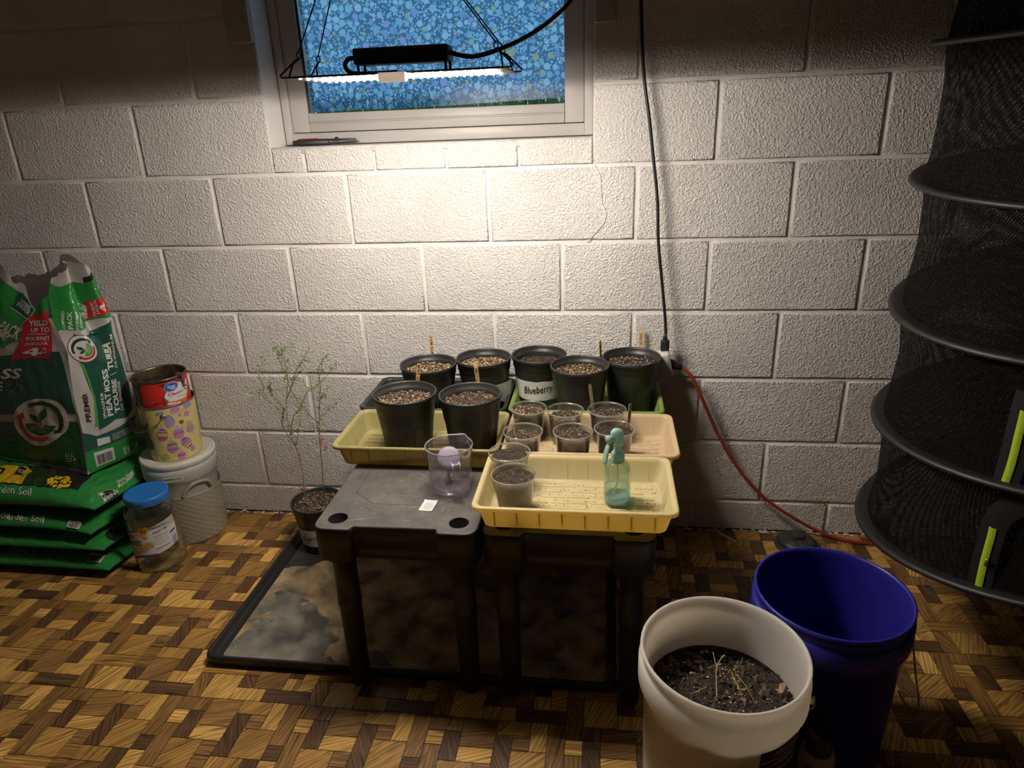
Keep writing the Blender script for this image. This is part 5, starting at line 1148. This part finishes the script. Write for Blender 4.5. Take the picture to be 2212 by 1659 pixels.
f.lay('print_green', M_DGREEN, [f.poly([(-330, 850), (0, 832), (400, 830), (950, 828), (1075, 842), (1135, 1080), (1165, 1250), (1195, 1490), (1230, 1545), (700, 1420), (0, 1300), (-330, 1250)])], .0012)
f.lay('print_teal', M_TEAL, [f.poly([(-330, -60), (0, -70), (330, -100), (700, -132), (820, -132), (905, 130), (985, 450), (1050, 735), (860, 715), (640, 725), (180, 728), (-330, 740)])], .0012)
def emblem(face, ctr, ax, ay, crop, dark, ring=True, rot=False):
    c = Vector(face.p(ctr, crop)); x = Vector(face.p((ctr[0]+ax[0], ctr[1]+ax[1]), crop))-c; y = Vector(face.p((ctr[0]+ay[0], ctr[1]+ay[1]), crop))-c
    def T(pts): return [tuple(c + x*p[0] + y*p[1]) for p in pts]
    def arcp(r0, r1, a0, a1, n=24):
        a = [a0+(a1-a0)*i/n for i in range(n+1)]; return [(r1*cos(t), r1*sin(t)) for t in a] + [(r0*cos(t), r0*sin(t)) for t in a[::-1]]
    if ring: face.lay('emblem_outline', M_DPRINT, [shape2d(T(ell(0, 0, 1.03, n=48)))], .0017)
    d = face.lay('emblem_disc', M_WHT, [shape2d(T(ell(0, 0, 1.0, n=48)))], .0023)
    def head(r, a, s):
        t = a + s*.30; return [(r*1.22*cos(a), r*1.22*sin(a)), (r*.78*cos(a), r*.78*sin(a)), (r*cos(t), r*sin(t))]
    face.lay('emblem_arrow', M_REDP, [shape2d(T(arcp(.68, .84, pi*.93, pi*1.66))), (T(head(.76, pi*.93, -1)), [(0, 1, 2)])], .0029)
    face.lay('emblem_arrow', M_DPRINT, [shape2d(T(arcp(.68, .84, -.42, pi*.70))), (T(head(.76, -.42, -1)), [(0, 1, 2)])], .0029)
    half = [(.56*cos(t), .56*sin(t)-.06) for t in [pi + pi*i/20 for i in range(21)]]
    face.lay('emblem_globe', M_BRIGHT if rot else M_DGREEN, [shape2d(T(half))], .0029)
    roots = []
    for k in range(11):
        t = pi + pi*(k+.5)/11; L_ = .20+.30*((k*7) % 5)/5+.04
        roots.append((T([(.05*cos(t)-.012*sin(t), .05*sin(t)+.012*cos(t)-.06), (.05*cos(t)+.012*sin(t), .05*sin(t)-.012*cos(t)-.06), (L_*cos(t)+.006*sin(t), L_*sin(t)-.006*cos(t)-.06), (L_*cos(t)-.006*sin(t), L_*sin(t)+.006*cos(t)-.06)]), [(0, 1, 2, 3)]))
        for s_ in (-1, 1):
            q = t + s_*.22; roots.append((T([(.26*cos(t), .26*sin(t)-.06), (.26*cos(t)+.014, .26*sin(t)-.07), (.46*cos(q), .46*sin(q)-.06)]), [(0, 1, 2)]))
    face.lay('emblem_roots', M_WHT, roots, .0035, kind='stuff')
    def leaf(bx, by, ang, l, w_): return [(bx + l*t*cos(ang) - s_*w_*sin(pi*t)*sin(ang), by + l*t*sin(ang) + s_*w_*sin(pi*t)*cos(ang)) for s_, ts in ((1, [i/8 for i in range(9)]), (-1, [1-i/8 for i in range(1, 8)])) for t in ts]
    face.lay('emblem_sprout', M_DGREEN, [shape2d(T(leaf(.0, .08, 1.20, .52, .13))), shape2d(T(leaf(-.03, .02, 2.55, .48, .11))), (T([(-.012, -.06), (.012, -.06), (.02, .12), (-.01, .12)]), [(0, 1, 2, 3)])], .0035)
emblem(f, (570, 850), (390, 20), (15, -337), CB, M_DGREEN, ring=False)
f.lay('lettering', M_WHT, [f.text('MOSS', (-360, 228), (285, 238), (-360, 100), .03), f.text('TOURBE', (-560, 405), (48, 408), (-560, 300), .03)], .0026)
f.lay('lettering', M_WHT, [f.text('62 L', (905, 1318), (1025, 1312), (905, 1268), .015), f.text('2.2 ft', (928, 1380), (1060, 1375), (928, 1330), .012)], .0026)
MD_ = plain('print_olive', (.10, .13, .05), .5)
f.lay('small_print', MD_, [(r, [(0, 1, 2, 3)]) for r in [[f.p((x0_, y_)), f.p((x1_, y_+ (x1_-x0_)*.10)), f.p((x1_, y_+8+(x1_-x0_)*.10)), f.p((x0_, y_+8))] for x0_, x1_, y_ in ((-50, 60, 1010), (-50, 60, 1055), (80, 230, 1015), (80, 220, 1055), (80, 280, 1120), (90, 290, 1190), (90, 240, 1250), (540, 790, 1370), (550, 700, 1420), (930, 1085, 1395), (960, 1060, 1430), (940, 1095, 1460))]], .0026, kind='stuff')
f.lay('label_red', M_REDP, [f.poly([(390, 690), (470, 700), (555, 640), (590, 800), (612, 1040), (572, 1208), (470, 1190), (385, 1182), (135, 1226), (205, 1080), (245, 985), (255, 850), (310, 770)], crop=CA)], .0022)
f.lay('lettering', M_PRINT, [f.text('YIELD', (348, 828), (570, 812), (345, 762), .025, CA), f.text('UP TO', (370, 900), (585, 890), (368, 845), .025, CA), f.text('FOURNIT', (315, 992), (590, 985), (318, 948), .02, CA), f.text("JUSQU'A", (300, 1050), (560, 1048), (312, 1010), .02, CA), f.glyph(FOUR, (262, 1160), (478, 1165), (290, 1068), CA), f.text('pi', (485, 1148), (545, 1148), (490, 1108), .02, CA), f.text('ft', (503, 1100), (545, 1098), (506, 1072), .01, CA)], .0034)
f.lay('label_rule', M_PRINT, [([f.p(q, CA) for q in ((330, 915), (555, 908), (555, 914), (330, 921))], [(0, 1, 2, 3)])], .0034)
# the torn flap folded across the top left of the front
f.lay('flap_green', M_GREEN, [f.poly([(-180, 160), (0, 232), (60, 300), (240, 425), (290, 440), (412, 640), (240, 860), (80, 1065), (60, 1082), (-180, 940)], crop=CA)], .0055)
f.lay('flap_band', M_TEAL, [f.poly([(245, 430), (300, 450), (412, 640), (345, 730), (150, 595), (190, 560)], crop=CA)], .0065)
f.lay('upper_green', M_GREEN, [f.poly([(95, 1045), (250, 860), (412, 650), (560, 470), (570, 700), (400, 690), (310, 770), (255, 850), (240, 990), (150, 1000)], crop=CA)], .0014)
f.lay('lettering', M_PRINT, [f.text('COMPRESSED PACK', (-420, 590), (222, 985), (-370, 470), .02, CA), f.text('FORMAT COMP', (-400, 760), (110, 1010), (-360, 650), .02, CA)], .0072)
f.lay('lettering', M_PRINT, [f.text('SPHAGNUM', (215, 575), (350, 690), (240, 530), .01, CA), f.text('TOURBE', (255, 545), (372, 645), (275, 505), .01, CA)], .0072)
f.lay('flap_rule', M_PRINT, [([f.p(q, CA) for q in ((148, 598), (345, 732), (340, 740), (144, 604))], [(0, 1, 2, 3)])], .0072)
R = random.Random(44); dp = []
for i in range(170):
    c_ = f.p((100 + R.random()*270, 280 + R.random()*170)); dp.append((ell(c_[0], c_[1], R.uniform(.0005, .0022), R.uniform(.0005, .002), 6, R.uniform(0, 3)), [tuple(range(6))]))
f.lay('dirt_specks', plain('dirt', (.30, .23, .12), .9, mott=(300, (.03, .02, .01), .4, .6)), dp, .004, kind='stuff')
s = Face(pside, pb, CB, (.08, .25))
s.lay('print_green', M_GREEN, [s.poly([(1165, 1258), (1480, 1150), (1800, 1010), (1885, 900), (1900, 1050), (1810, 1240), (1700, 1380), (1250, 1555), (1195, 1480)])], .0012)
s.lay('print_band', M_TEAL, [s.poly([(1128, 1085), (1330, 1035), (1560, 945), (1780, 810), (1870, 735), (1892, 860), (1800, 1012), (1500, 1150), (1166, 1262)])], .0014)
s.lay('print_teal', M_TEAL, [s.poly([(845, 915), (900, 935), (965, 945), (1080, 870), (1280, 755), (1300, 905), (1352, 1075), (1450, 1390), (1540, 1650), (1520, 1800), (1300, 1800), (1040, 1560), (930, 1260), (850, 1000)], crop=CA), s.poly([(1150, 60), (1230, 230), (1310, 500), (1345, 760), (1360, 950), (1590, 800), (1755, 770), (1825, 650), (1740, 300), (1660, 0), (1300, -60)])], .0012)
s.lay('print_stripe', M_BRIGHT, [s.poly([(1090, 10), (1200, 250), (1290, 500), (1312, 740), (1310, 912), (1358, 890), (1342, 720), (1300, 470), (1222, 230), (1150, 50)])], .0018)
s.lay('upper_green', M_GREEN, [s.poly([(585, 325), (640, 365), (700, 372), (800, 330), (880, 318), (950, 335), (1092, 200), (1140, 300), (1240, 480), (1302, 680), (1150, 735), (980, 790), (962, 872), (800, 872), (700, 868), (560, 888), (562, 600)], crop=CA)], .0014)
s.lay('print_black', M_BLKP, [s.poly([(948, 265), (1080, 205), (1100, 250), (962, 325)], crop=CA)], .0022)
s.lay('label_red', M_REDP, [s.poly([(955, 555), (1080, 515), (1200, 470), (1268, 650), (1130, 710), (982, 765)], crop=CA)], .0022)
s.lay('lettering', M_PRINT, [s.text('YIELD', (1010, 735), (985, 580), (975, 745), .02, CA), s.text('UP TO', (1050, 722), (1018, 560), (1012, 733), .02, CA), s.text('FOURNIT', (1110, 700), (1062, 535), (1075, 712), .015, CA), s.text("JUSQU'A", (1155, 685), (1105, 515), (1118, 697), .015, CA), s.glyph(FOUR, (1225, 650), (1190, 540), (1150, 675), CA)], .0030)
s.lay('lettering', M_PRINT, [
   s.text('COMPRESSED', (752, 865), (735, 655), (720, 860), .015, CA), s.text('PACK', (845, 862), (822, 655), (785, 862), .025, CA), s.text('FORMAT', (910, 868), (880, 650), (872, 868), .015, CA), s.text('COMPRIME', (945, 850), (915, 660), (920, 850), .012, CA)], .0030)
emblem(s, (980, 1100), (-20, -165), (-195, -10), CA, M_DGREEN, True, True)
s.lay('lettering', M_BLKP, [s.text('PREMIER', (1258, 832), (1195, 440), (1188, 838), .02)], .0022)
s.lay('lettering', M_PRINT, [s.text('SPHAGNUM', (1468, 780), (1415, 440), (1425, 792), .015), s.text('PEAT MOSS', (1560, 742), (1470, 100), (1480, 765), .03), s.text('TOURBE', (1655, 698), (1590, 240), (1585, 718), .03), s.text('DE SPHAIGNE', (1702, 668), (1640, 272), (1668, 678), .01), s.text('TURBA', (1312, 1325), (1265, 1010), (1245, 1338), .03, CA), s.text('DE SPHAGNUM', (1352, 1300), (1288, 920), (1328, 1308), .01, CA), 
   s.text('FOR ORGANIC GROWING', (1540, 1025), (1830, 885), (1532, 1008), .008), s.text('POUR CULTURE BIO', (1552, 1055), (1838, 920), (1545, 1035), .008), s.text('PARA CULTIVOS', (1560, 1085), (1842, 950), (1552, 1065), .008), s.text('OMRI', (1345, 1140), (1508, 1090), (1340, 1090), .02), s.text('LISTED', (1350, 1168), (1515, 1115), (1346, 1148), .01), s.text('62 L', (1690, 1232), (1778, 1195), (1685, 1185), .015), s.text('2.2', (1702, 1292), (1790, 1250), (1695, 1240), .015)], .0024)
s.lay('label_rule', M_PRINT, [([s.p(q, CA) for q in ((1268, 1392), (1345, 1352), (1347, 1357), (1270, 1397))], [(0, 1, 2, 3)])], .0024)
s.lay('seal_outline', M_PRINT, [s.poly([(1330, 1075), (1512, 1028), (1525, 1120), (1345, 1175)], [(1337, 1082), (1343, 1166), (1517, 1114), (1506, 1037)])], .0024)
barcode(s, [(1330, 1455), (1585, 1352), (1555, 1182), (1285, 1265)], pb, CB, 24, .002)

# ------------------------------------------------------------------ woven-look basket, white pail inside it
M_WEAVE = plain('basket_taupe', (.30, .265, .205), .5); M_PAIL = milky('pail_white', (.74, .72, .69), (.86, .83, .78), .5, .45); M_LIDW = plain('lid_white', (.60, .57, .51), .5, mott=(40, (.50, .46, .40), .5, .75))
KX, KY = -1.030, -.1210
bs = empty('basket', 'taupe plastic basket with woven relief around the white pail', 'basket', (KX, KY, 0))
BH = .176; br = lambda z: .1015 + .0075*z/BH
n = 176; m = 84; lo = []
for i in range(m+1):
    z = .004 + (BH-.008)*i/m; row = []
    for j in range(n):
        a = 2*pi*j/n; row_ = int(z/.0066); ph = (a*26/(2*pi) + row_*.37) % 1; k = sin(pi*((z/.0066) % 1))
        r = br(z) + .0016*k*max(0, sin(2*pi*ph))**.6 if sin(2*pi*ph) > 0 else br(z)
        row.append((r*sin(a), -r*cos(a), z))
    lo.append(row)
MB().loft(lo, True).build('weave', M_WEAVE, bs, kind='stuff')
MB().lathe([(.094, 0), (.100, .0), (.1018, .005)], 60, True).build('foot', M_WEAVE, bs); MB().lathe([(br(BH)+.0004, BH-.006), (br(BH)+.0012, BH-.002), (br(BH), BH), (br(BH)-.002, BH-.002), (.1005, .004), (.02, .004)], 72).build('rim', M_WEAVE, bs)
hf = lambda u, v: Vector((KX, KY, 0)) + cyl(lambda z: .1088, 0, 0, 0)(u, v)
hp_ = [inv(hf, 230+x/5.184, 930+y/5.184, .05, .17) for x, y in ((862, 752), (878, 700), (945, 618), (1040, 568), (1125, 556), (1165, 592), (1176, 618))]
MB().tube(smooth_path([cyl(lambda z: .1088, 0, 0, 0)(u, v) for u, v in hp_], 5), .0056, 8).build('handle', M_WEAVE, bs)
MB().tube(smooth_path([cyl(lambda z: .1075, 0, pi, 0)(u, v) for u, v in ((-.045, BH-.004), (-.04, BH+.02), (0, BH+.035), (.04, BH+.02), (.045, BH-.004))], 5), .0056, 8).build('handle', M_WEAVE, bs)
pa = empty('pail', 'white lidded plastic pail sitting inside the taupe basket', 'pail', (KX, KY, .0065))
MB().lathe([(.088, 0), (.092, .002), (.0990, .17), (.1058, .215), (.1075, .217), (.1110, .222), (.1118, .250), (.1112, .262), (.1050, .266)], 80, True).build('body', M_PAIL, pa)
MB().lathe([(.1035, .262), (.1095, .266), (.1120, .270), (.1128, .279), (.1120, .2845), (.1085, .2870), (.1035, .2868), (.1015, .2840), (.0995, .2838), (.0985, .2855), (.0965, .2858), (.094, .2845), (.001, .2845)], 88).build('lid', M_LIDW, pa)
tabf = cyl(.1118, .236, .35, .001); tb_ = MB(); tb_.tube(smooth_path([tabf(-.028, -.004), tabf(-.026, .006), tabf(0, .007), tabf(.026, .006), tabf(.028, -.004), tabf(0, -.006), tabf(-.026, -.006)], 4), .0014, 6, closed=True); tb_.build('pull_tab', M_PAIL, pa)
# ------------------------------------------------------------------ Easter-egg tin and the coffee tin in it
M_TIN = plain('tin_yellow', (.60, .50, .20), .4); M_TINI = plain('tin_inside', (.25, .24, .22), .35, .8)
TX, TY, TZ = KX+.004, KY-.006, .2915
et = empty('egg_tin', 'pale yellow tin pail printed with coloured Easter eggs on the white lid', 'tin pail', (TX, TY, TZ)); EH = .184
er = lambda z: .0745 + (.0832-.0745)*z/EH
MB().lathe([(.070, .002), (.0742, 0), (.0752, .003), (er(.01), .01), (er(EH*.5), EH*.5), (er(EH-.004), EH-.004)], 72, True).build('body', M_TIN, et)
MB().lathe([(er(EH-.005)+.0004, EH-.006), (.0846, EH-.003), (.0850, EH-.0005), (.0842, EH+.001), (.0826, EH), (er(EH)-.0015, EH-.006), (.073, .006), (.02, .004)], 72).build('rim', M_TINI, et)
ef = Face(lambda u, v, e: cyl(er, 0, 0, e+.0004)(u, v), et, CD_, (0, .09), et.location)
COL = dict(lil=(.30, .24, .42), pnk=(.50, .20, .38), mag=(.42, .07, .22), yel=(.62, .46, .08), org=(.65, .27, .03), grn=(.36, .40, .10), blu=(.30, .34, .50), brn=(.075, .045, .022), cre=(.64, .56, .36), wht=(.62, .56, .52))
MC = {k: plain('print_'+k, v, .4) for k, v in COL.items()}
def egg(cx, cy, w_, h_, base, bands, rot=0.0):
    c = Vector(ef.p((cx, cy))); x = (Vector(ef.p((cx+w_, cy)))-c).length; y = (Vector(ef.p((cx, cy-h_)))-c).length
    def O(t, k=1.0): s_ = sin(t); return (x*k*cos(t)*(1-.12*s_), y*k*s_)
    def R2(p): return (c.x + p[0]*cos(rot) - p[1]*sin(rot), c.y + p[0]*sin(rot) + p[1]*cos(rot))
    ef.lay('egg_border', MC['cre'], [shape2d([R2(O(2*pi*i/28, 1.09)) for i in range(28)])], .0006); ef.lay('egg', MC[base], [shape2d([R2(O(2*pi*i/28)) for i in range(28)])], .0010)
    for k, (y0_, y1_, col, zz) in enumerate(bands):
        def xw(yy): t = math.asin(max(-.999, min(.999, yy))); return x*cos(t)*(1-.12*sin(t))
        up = []; dn = []; n_ = 14
        for i in range(n_+1):
            q = -1+2*i/n_; o_ = zz*.05*(1 if i % 2 else -1); up.append(R2((q*xw(y1_)*.98, y*(y1_+o_)))); dn.append(R2((q*xw(y0_)*.98, y*(y0_+o_))))
        ef.lay('egg_stripe', MC[col], [shape2d(up + dn[::-1])], .0014 + .0003*k)
egg(592, 1215, 88, 95, 'mag', [(-.45, -.05, 'grn', 0), (-.2, .2, 'yel', 0), (.35, .6, 'blu', 0)], -.15); egg(845, 1180, 78, 100, 'pnk', [(-.6, -.45, 'lil', 1), (-.2, .05, 'mag', 1), (.3, .5, 'lil', 1), (.65, .8, 'wht', 1)]); egg(695, 1005, 85, 98, 'lil', []); egg(752, 1402, 84, 96, 'lil', [(-.65, -.4, 'mag', 1), (-.15, .1, 'grn', 1), (.3, .45, 'mag', 0), (.5, .8, 'grn', 0)]); egg(968, 1330, 62, 98, 'mag', [(-.7, -.4, 'yel', 0), (-.25, .05, 'blu', 0), (.2, .45, 'lil', 0)], .45); egg(1022, 1085, 48, 96, 'lil', [(-.6, -.3, 'pnk', 1), (-.05, .2, 'grn', 1), (.45, .65, 'yel', 0)], .1); egg(785, 830, 75, 50, 'pnk', [(-.2, .3, 'lil', 1)]); egg(890, 1530, 66, 62, 'pnk', [(-.2, .2, 'mag', 1)]); egg(645, 1565, 70, 48, 'grn', [(-.1, .4, 'yel', 1)]); egg(975, 745, 55, 52, 'lil', []); egg(1062, 1420, 30, 46, 'lil', []); egg(545, 880, 60, 30, 'lil', [])
def flower(cx, cy, r, col, cc):
    c = ef.p((cx, cy)); k = r/7.214*.00108
    ef.lay('flower', MC[col], [(ell(c[0] + k*.62*cos(2*pi*i/9), c[1] + k*.62*sin(2*pi*i/9), k*.42, n=9), [tuple(range(9))]) for i in range(9)] + [(ell(c[0], c[1], k*.7, n=12), [tuple(range(12))])], .0010); ef.lay('flower_eye', MC[cc], [(ell(c[0], c[1], k*.4, n=10), [tuple(range(10))])], .0015)
flower(962, 880, 62, 'pnk', 'pnk'); flower(885, 1015, 42, 'brn', 'org'); flower(855, 905, 30, 'lil', 'lil')
R = random.Random(8); dots = []; dots2 = []
for i in range(170):
    u = R.uniform(-.12, .13); v = R.uniform(.006, .172); (dots if R.random() < .6 else dots2).append((ell(u, v, .0017, .0014, 8, R.uniform(0, 3)), [tuple(range(8))]))
ef.lay('dots', MC['brn'], dots, .0003, kind='stuff'); ef.lay('pale_dots', MC['grn'], dots2, .0003, kind='stuff')
ef.lay('rabbit_shape', plain('print_rabbit', (.10, .09, .055), .45), [ef.poly([(262, 1000), (285, 1080), (300, 1130), (318, 1060), (338, 1020), (358, 1050), (362, 1110), (348, 1160), (372, 1205), (380, 1262), (432, 1335), (456, 1425), (425, 1458), (315, 1430), (288, 1310), (280, 1210)])], .0012)
ea = ef.p((592, 945)); a_e = ea[0]/er(ea[1]); pe = cyl(er, 0, 0, .001)(ea[0], ea[1])
nrm = Vector((sin(a_e), -cos(a_e), 0))
for a_ in (a_e, a_e+pi):
    q = Vector((er(ea[1])*sin(a_), -er(ea[1])*cos(a_), ea[1])); MB().lathe([(.001, .0045), (.005, .004), (.0085, .001), (.0088, -.001)], 20).build('ear', M_TINI, et).matrix_local = Matrix.Translation(q) @ Matrix.Rotation(a_, 4, 'Z') @ Matrix.Rotation(pi/2, 4, 'X')
wp = []
for i in range(25):
    t = i/24; a_ = a_e - pi*t; r = er(ea[1]) + .006 + .016*sin(pi*t); wp.append((r*sin(a_), -r*cos(a_), ea[1] - .002 - .055*sin(pi*min(1, t))**.8))
MB().tube(wp, .0014, 6).build('bail_wire', M_TINI, et)
# coffee tin
M_COFR = plain('label_red_tin', (.52, .026, .020), .38); M_COFT = plain('tin_brown', (.20, .16, .10), .35, .85, mott=(40, (.08, .06, .04), .45, .7)); M_COFD = plain('label_dark', (.035, .030, .028), .4, mott=(150, (.20, .19, .17), .58, .66)); M_ORNG = plain('label_orange', (.68, .13, .02), .4); M_LOGO = plain('label_blue', (.03, .09, .42), .4); M_CTXT = plain('label_crimson', (.42, .03, .06), .4)
CX_, CY_, CZ_ = TX-.0005, TY+.0015, .3830; CH = .177; cr_ = .0765
ct = empty('coffee_tin', 'empty red coffee tin standing inside the egg-printed tin pail', 'coffee tin', (CX_, CY_, CZ_), 0, rot=(radians(.6), radians(-.6), 0))
MB().lathe([(.072, .0), (cr_-.0012, .001), (cr_-.0004, .006), (cr_-.0004, CH-.010)], 72, True).build('body', M_COFR, ct)
MB().lathe([(cr_, CH-.011), (cr_+.0022, CH-.008), (cr_+.003, CH-.003), (cr_+.0022, CH), (cr_-.001, CH-.0005), (cr_-.0025, CH-.006), (cr_-.0022, CH-.03), (cr_-.0032, CH-.034), (cr_-.0022, CH-.038), (cr_-.0022, CH-.062), (cr_-.0032, CH-.066), (cr_-.0022, CH-.070), (cr_-.003, .01), (.02, .004)], 72).build('rim', M_COFT, ct)
cf = Face(lambda u, v, e: cyl(cr_, 0, 0, e)(u, v), ct, CD_, (0, .13), ct.location)
cf.lay('label_band', M_COFD, [cf.poly([(96, 330), (150, 365), (205, 392), (300, 820), (230, 800), (170, 750), (150, 600)])], .0006)
cf.lay('label_facts', M_WHT, [cf.poly([(175, 690), (235, 745), (300, 770), (305, 818), (230, 790), (178, 752)])], .0010)
cf.lay('label_black_print', M_COFD, [cf.poly([(520, 455), (600, 430), (640, 430), (645, 510), (600, 475)]), cf.poly([(610, 640), (640, 560), (700, 480), (860, 380), (960, 320), (960, 335), (840, 400), (690, 500), (640, 590), (625, 660), (670, 745), (668, 812), (610, 700)]), cf.poly([(450, 735), (560, 715), (610, 715), (520, 740), (455, 758)]), cf.poly([(668, 765), (930, 712), (960, 745), (820, 800), (668, 815)])], .0010)  # black printed shapes and the band behind the bottom lettering
cf.lay('label_white', M_WHT, [cf.poly([(625, 640), (640, 580), (690, 500), (840, 395), (960, 330), (972, 420), (978, 545), (968, 612), (880, 672), (700, 702)])], .0014)
cf.lay('label_orange', M_ORNG, [cf.poly([(668, 712), (800, 685), (880, 660), (974, 612), (970, 696), (880, 735), (668, 768)])], .0018)
c0 = Vector(cf.p((742, 465))); ux_ = Vector(cf.p((840, 430)))-c0; uy_ = Vector(cf.p((735, 395)))-c0
el = lambda k: [tuple(c0 + ux_*k*cos(t) + uy_*k*sin(t)) for t in [2*pi*i/32 for i in range(32)]]
cf.lay('logo_rim', M_WHT, [shape2d(el(1.06))], .0020); cf.lay('logo_oval', M_LOGO, [shape2d(el(.98))], .0024)
cf.lay('lettering', M_PRINT, [cf.text('Great', (675, 492), (800, 462), (680, 450), .02), cf.text('Value', (715, 512), (812, 490), (718, 478), .015), cf.text('MEDIUM', (688, 750), (880, 720), (686, 712), .04), cf.text('RICH & SMOOTH', (680, 800), (960, 745), (678, 775), .03)], .0030)
cf.lay('lettering', M_CTXT, [cf.text('Classic Roast', (690, 622), (940, 525), (680, 575), .02, ext=1.75)], .0020); cf.lay('lettering', plain('label_grey', (.22, .20, .20), .5), [cf.text('Ground Coffee', (835, 635), (955, 590), (832, 595), 0.0, ext=2.2)], .0020)
# knotted purple yarn over the rim
R = random.Random(3); yn = MB(); P_ = []
b0 = Vector((CX_ + cr_*sin(1.45), CY_ - cr_*cos(1.45), CZ_+CH-.002))
for i in range(46):
    t = i/45; P_.append(b0 + Vector((-.010 + .020*t + R.gauss(0, .0045), R.gauss(0, .006), .006*(1-t) - .034*max(0, t-.35)*1.5 + R.gauss(0, .0045))))
yn.tube(smooth_path(P_, 3), .0013, 5); tag(yn.build('yarn', plain('purple_yarn', (.20, .06, .12), .9, mott=(120, (.05, .02, .03), .4, .6))), 'knotted purple yarn caught over the rim of the coffee tin', 'yarn')

# ------------------------------------------------------------------ clear jar with a blue lid
M_JAR = seethru('jar_plastic', (.94, .955, .94), .05, 1.3, .03, edge=7.0); M_BLUE = plain('lid_blue', (.022, .17, .56), .38, bump=(400, .06, .0004)); M_JLAB = plain('jar_label', (.60, .58, .57), .4); M_NAVY = plain('label_navy', (.03, .06, .26), .4); M_GOLD = plain('label_gold', (.52, .36, .08), .4); M_BISC = plain('biscuit_print', (.42, .26, .08), .6, mott=(120, (.58, .38, .14), .4, .65)); M_GREYT = plain('print_grey', (.14, .14, .18), .5)
JX, JY = -1.0330, -.2990
jar = empty('jar', 'clear empty plastic jar with a blue screw lid and cracker label', 'jar', (JX, JY, 0))
jw = lambda z: .0725
MB().lathe([(.02, .010), (.045, .007), (.058, .001), (.064, .0), (.069, .004), (.0725, .014), (.0730, .040), (.0715, .046), (.0712, .145), (.0735, .152), (.0735, .180), (.070, .197), (.062, .210), (.0570, .216), (.0565, .228)], 72, True).build('body', M_JAR, jar)
MB().lathe([(.0605, .2195), (.0612, .221), (.0610, .228), (.0622, .230), (.0624, .2405), (.0612, .2445), (.0585, .2462), (.0565, .2455), (.001, .2455)], 84).build('lid', M_BLUE, jar)
jf = Face(lambda u, v, e: cyl(.0716, 0, 0, e)(u, v), jar, CE_, (0, .1), jar.location)
jf.lay('label', M_JLAB, [jf.poly([(160, 1100), (250, 1120), (350, 1112), (460, 1098), (600, 1030), (730, 925), (770, 1050), (805, 1215), (720, 1300), (570, 1385), (400, 1405), (280, 1405), (235, 1380), (195, 1250)])], .0006)
jf.lay('label_edge', M_NAVY, [jf.poly([(158, 1092), (250, 1112), (345, 1105), (350, 1130), (250, 1140), (165, 1120)]), jf.poly([(235, 1375), (290, 1398), (420, 1395), (570, 1372), (575, 1392), (420, 1420), (285, 1420)]), jf.poly([(455, 1085), (485, 1080), (490, 1095), (470, 1105)]), jf.poly([(710, 1125), (762, 1070), (766, 1090), (714, 1146)])], .0012)
jf.lay('label_flash', M_YEL, [jf.poly([(345, 1100), (455, 1082), (462, 1155), (425, 1185), (362, 1165)])], .0012); c0 = jf.p((432, 1200)); jf.lay('label_spot', plain('spot_red', (.42, .045, .02), .4), [shape2d(ell(c0[0], c0[1], .0068))], .0012)
jf.lay('lettering', plain('flash_red', (.45, .04, .03), .4), [jf.text('BIG', (378, 1148), (448, 1138), (374, 1118), .03), jf.text('DEAL!', (384, 1168), (448, 1158), (382, 1152), .02)], .0018)
jf.lay('lettering', M_PRINT, [jf.text('30', (414, 1205), (452, 1202), (412, 1184), .03), jf.text('OZ', (422, 1222), (448, 1220), (420, 1210), .02)], .0018)
jf.lay('lettering', M_GOLD, [jf.text('ANIMAL', (60, 1210), (318, 1208), (50, 1148), .03), jf.text('CRACKERS', (60, 1290), (408, 1288), (50, 1225), .03)], .0012); jf.lay('lettering', M_NAVY, [jf.text('ANIMAL', (64, 1206), (312, 1204), (56, 1154), .0), jf.text('CRACKERS', (64, 1286), (402, 1283), (56, 1231), .0)], .0018)
jf.lay('biscuit', M_BISC, [jf.poly([(388, 1300), (420, 1272), (455, 1252), (500, 1248), (532, 1255), (542, 1280), (530, 1310), (505, 1300), (490, 1318), (455, 1312), (440, 1328), (415, 1318)])], .0018)
jf.lay('lettering', M_GREYT, [jf.text('NO HIGH FRUCTOSE CORN SYRUP', (120, 1335), (385, 1325), (118, 1318), .0), jf.text('MADE IN A NUT FREE FACILITY', (170, 1368), (480, 1345), (168, 1348), .0)], .0012)
jf.lay('facts_panel', M_PRINT, [jf.poly([(490, 1098), (600, 1045), (675, 1005), (700, 1100), (735, 1278), (660, 1335), (572, 1378), (530, 1250)])], .0010)
jf.lay('lettering', M_NAVY, [jf.text('Nutrition Facts', (505, 1108), (668, 1032), (500, 1088), .02), jf.text('Calories', (520, 1168), (612, 1130), (516, 1150), .015), jf.text('120', (642, 1112), (680, 1090), (638, 1088), .02)], .0016)
rules = []
for k, (y0_, th_) in enumerate(((1130, 8), (1180, 4), (1195, 2), (1210, 2), (1226, 2), (1242, 2), (1258, 2), (1275, 2), (1310, 8), (1335, 3))):
    xl = 508 + (y0_-1100)*.24; rules.append(([jf.p((xl, y0_+12)), jf.p((xl+165, y0_-72)), jf.p((xl+166, y0_-72+th_)), jf.p((xl+1, y0_+12+th_))], [(0, 1, 2, 3)]))
jf.lay('facts_rules', M_NAVY, rules, .0016, kind='stuff')
rules = []
for k in range(9): y0_ = 1160 + k*11; rules.append(([jf.p((738+k*2.4, y0_+18)), jf.p((778+k*2.4, y0_-26)), jf.p((778+k*2.4, y0_-20)), jf.p((738+k*2.4, y0_+24))], [(0, 1, 2, 3)]))
jf.lay('barcode', M_NAVY, rules, .0012, kind='stuff')
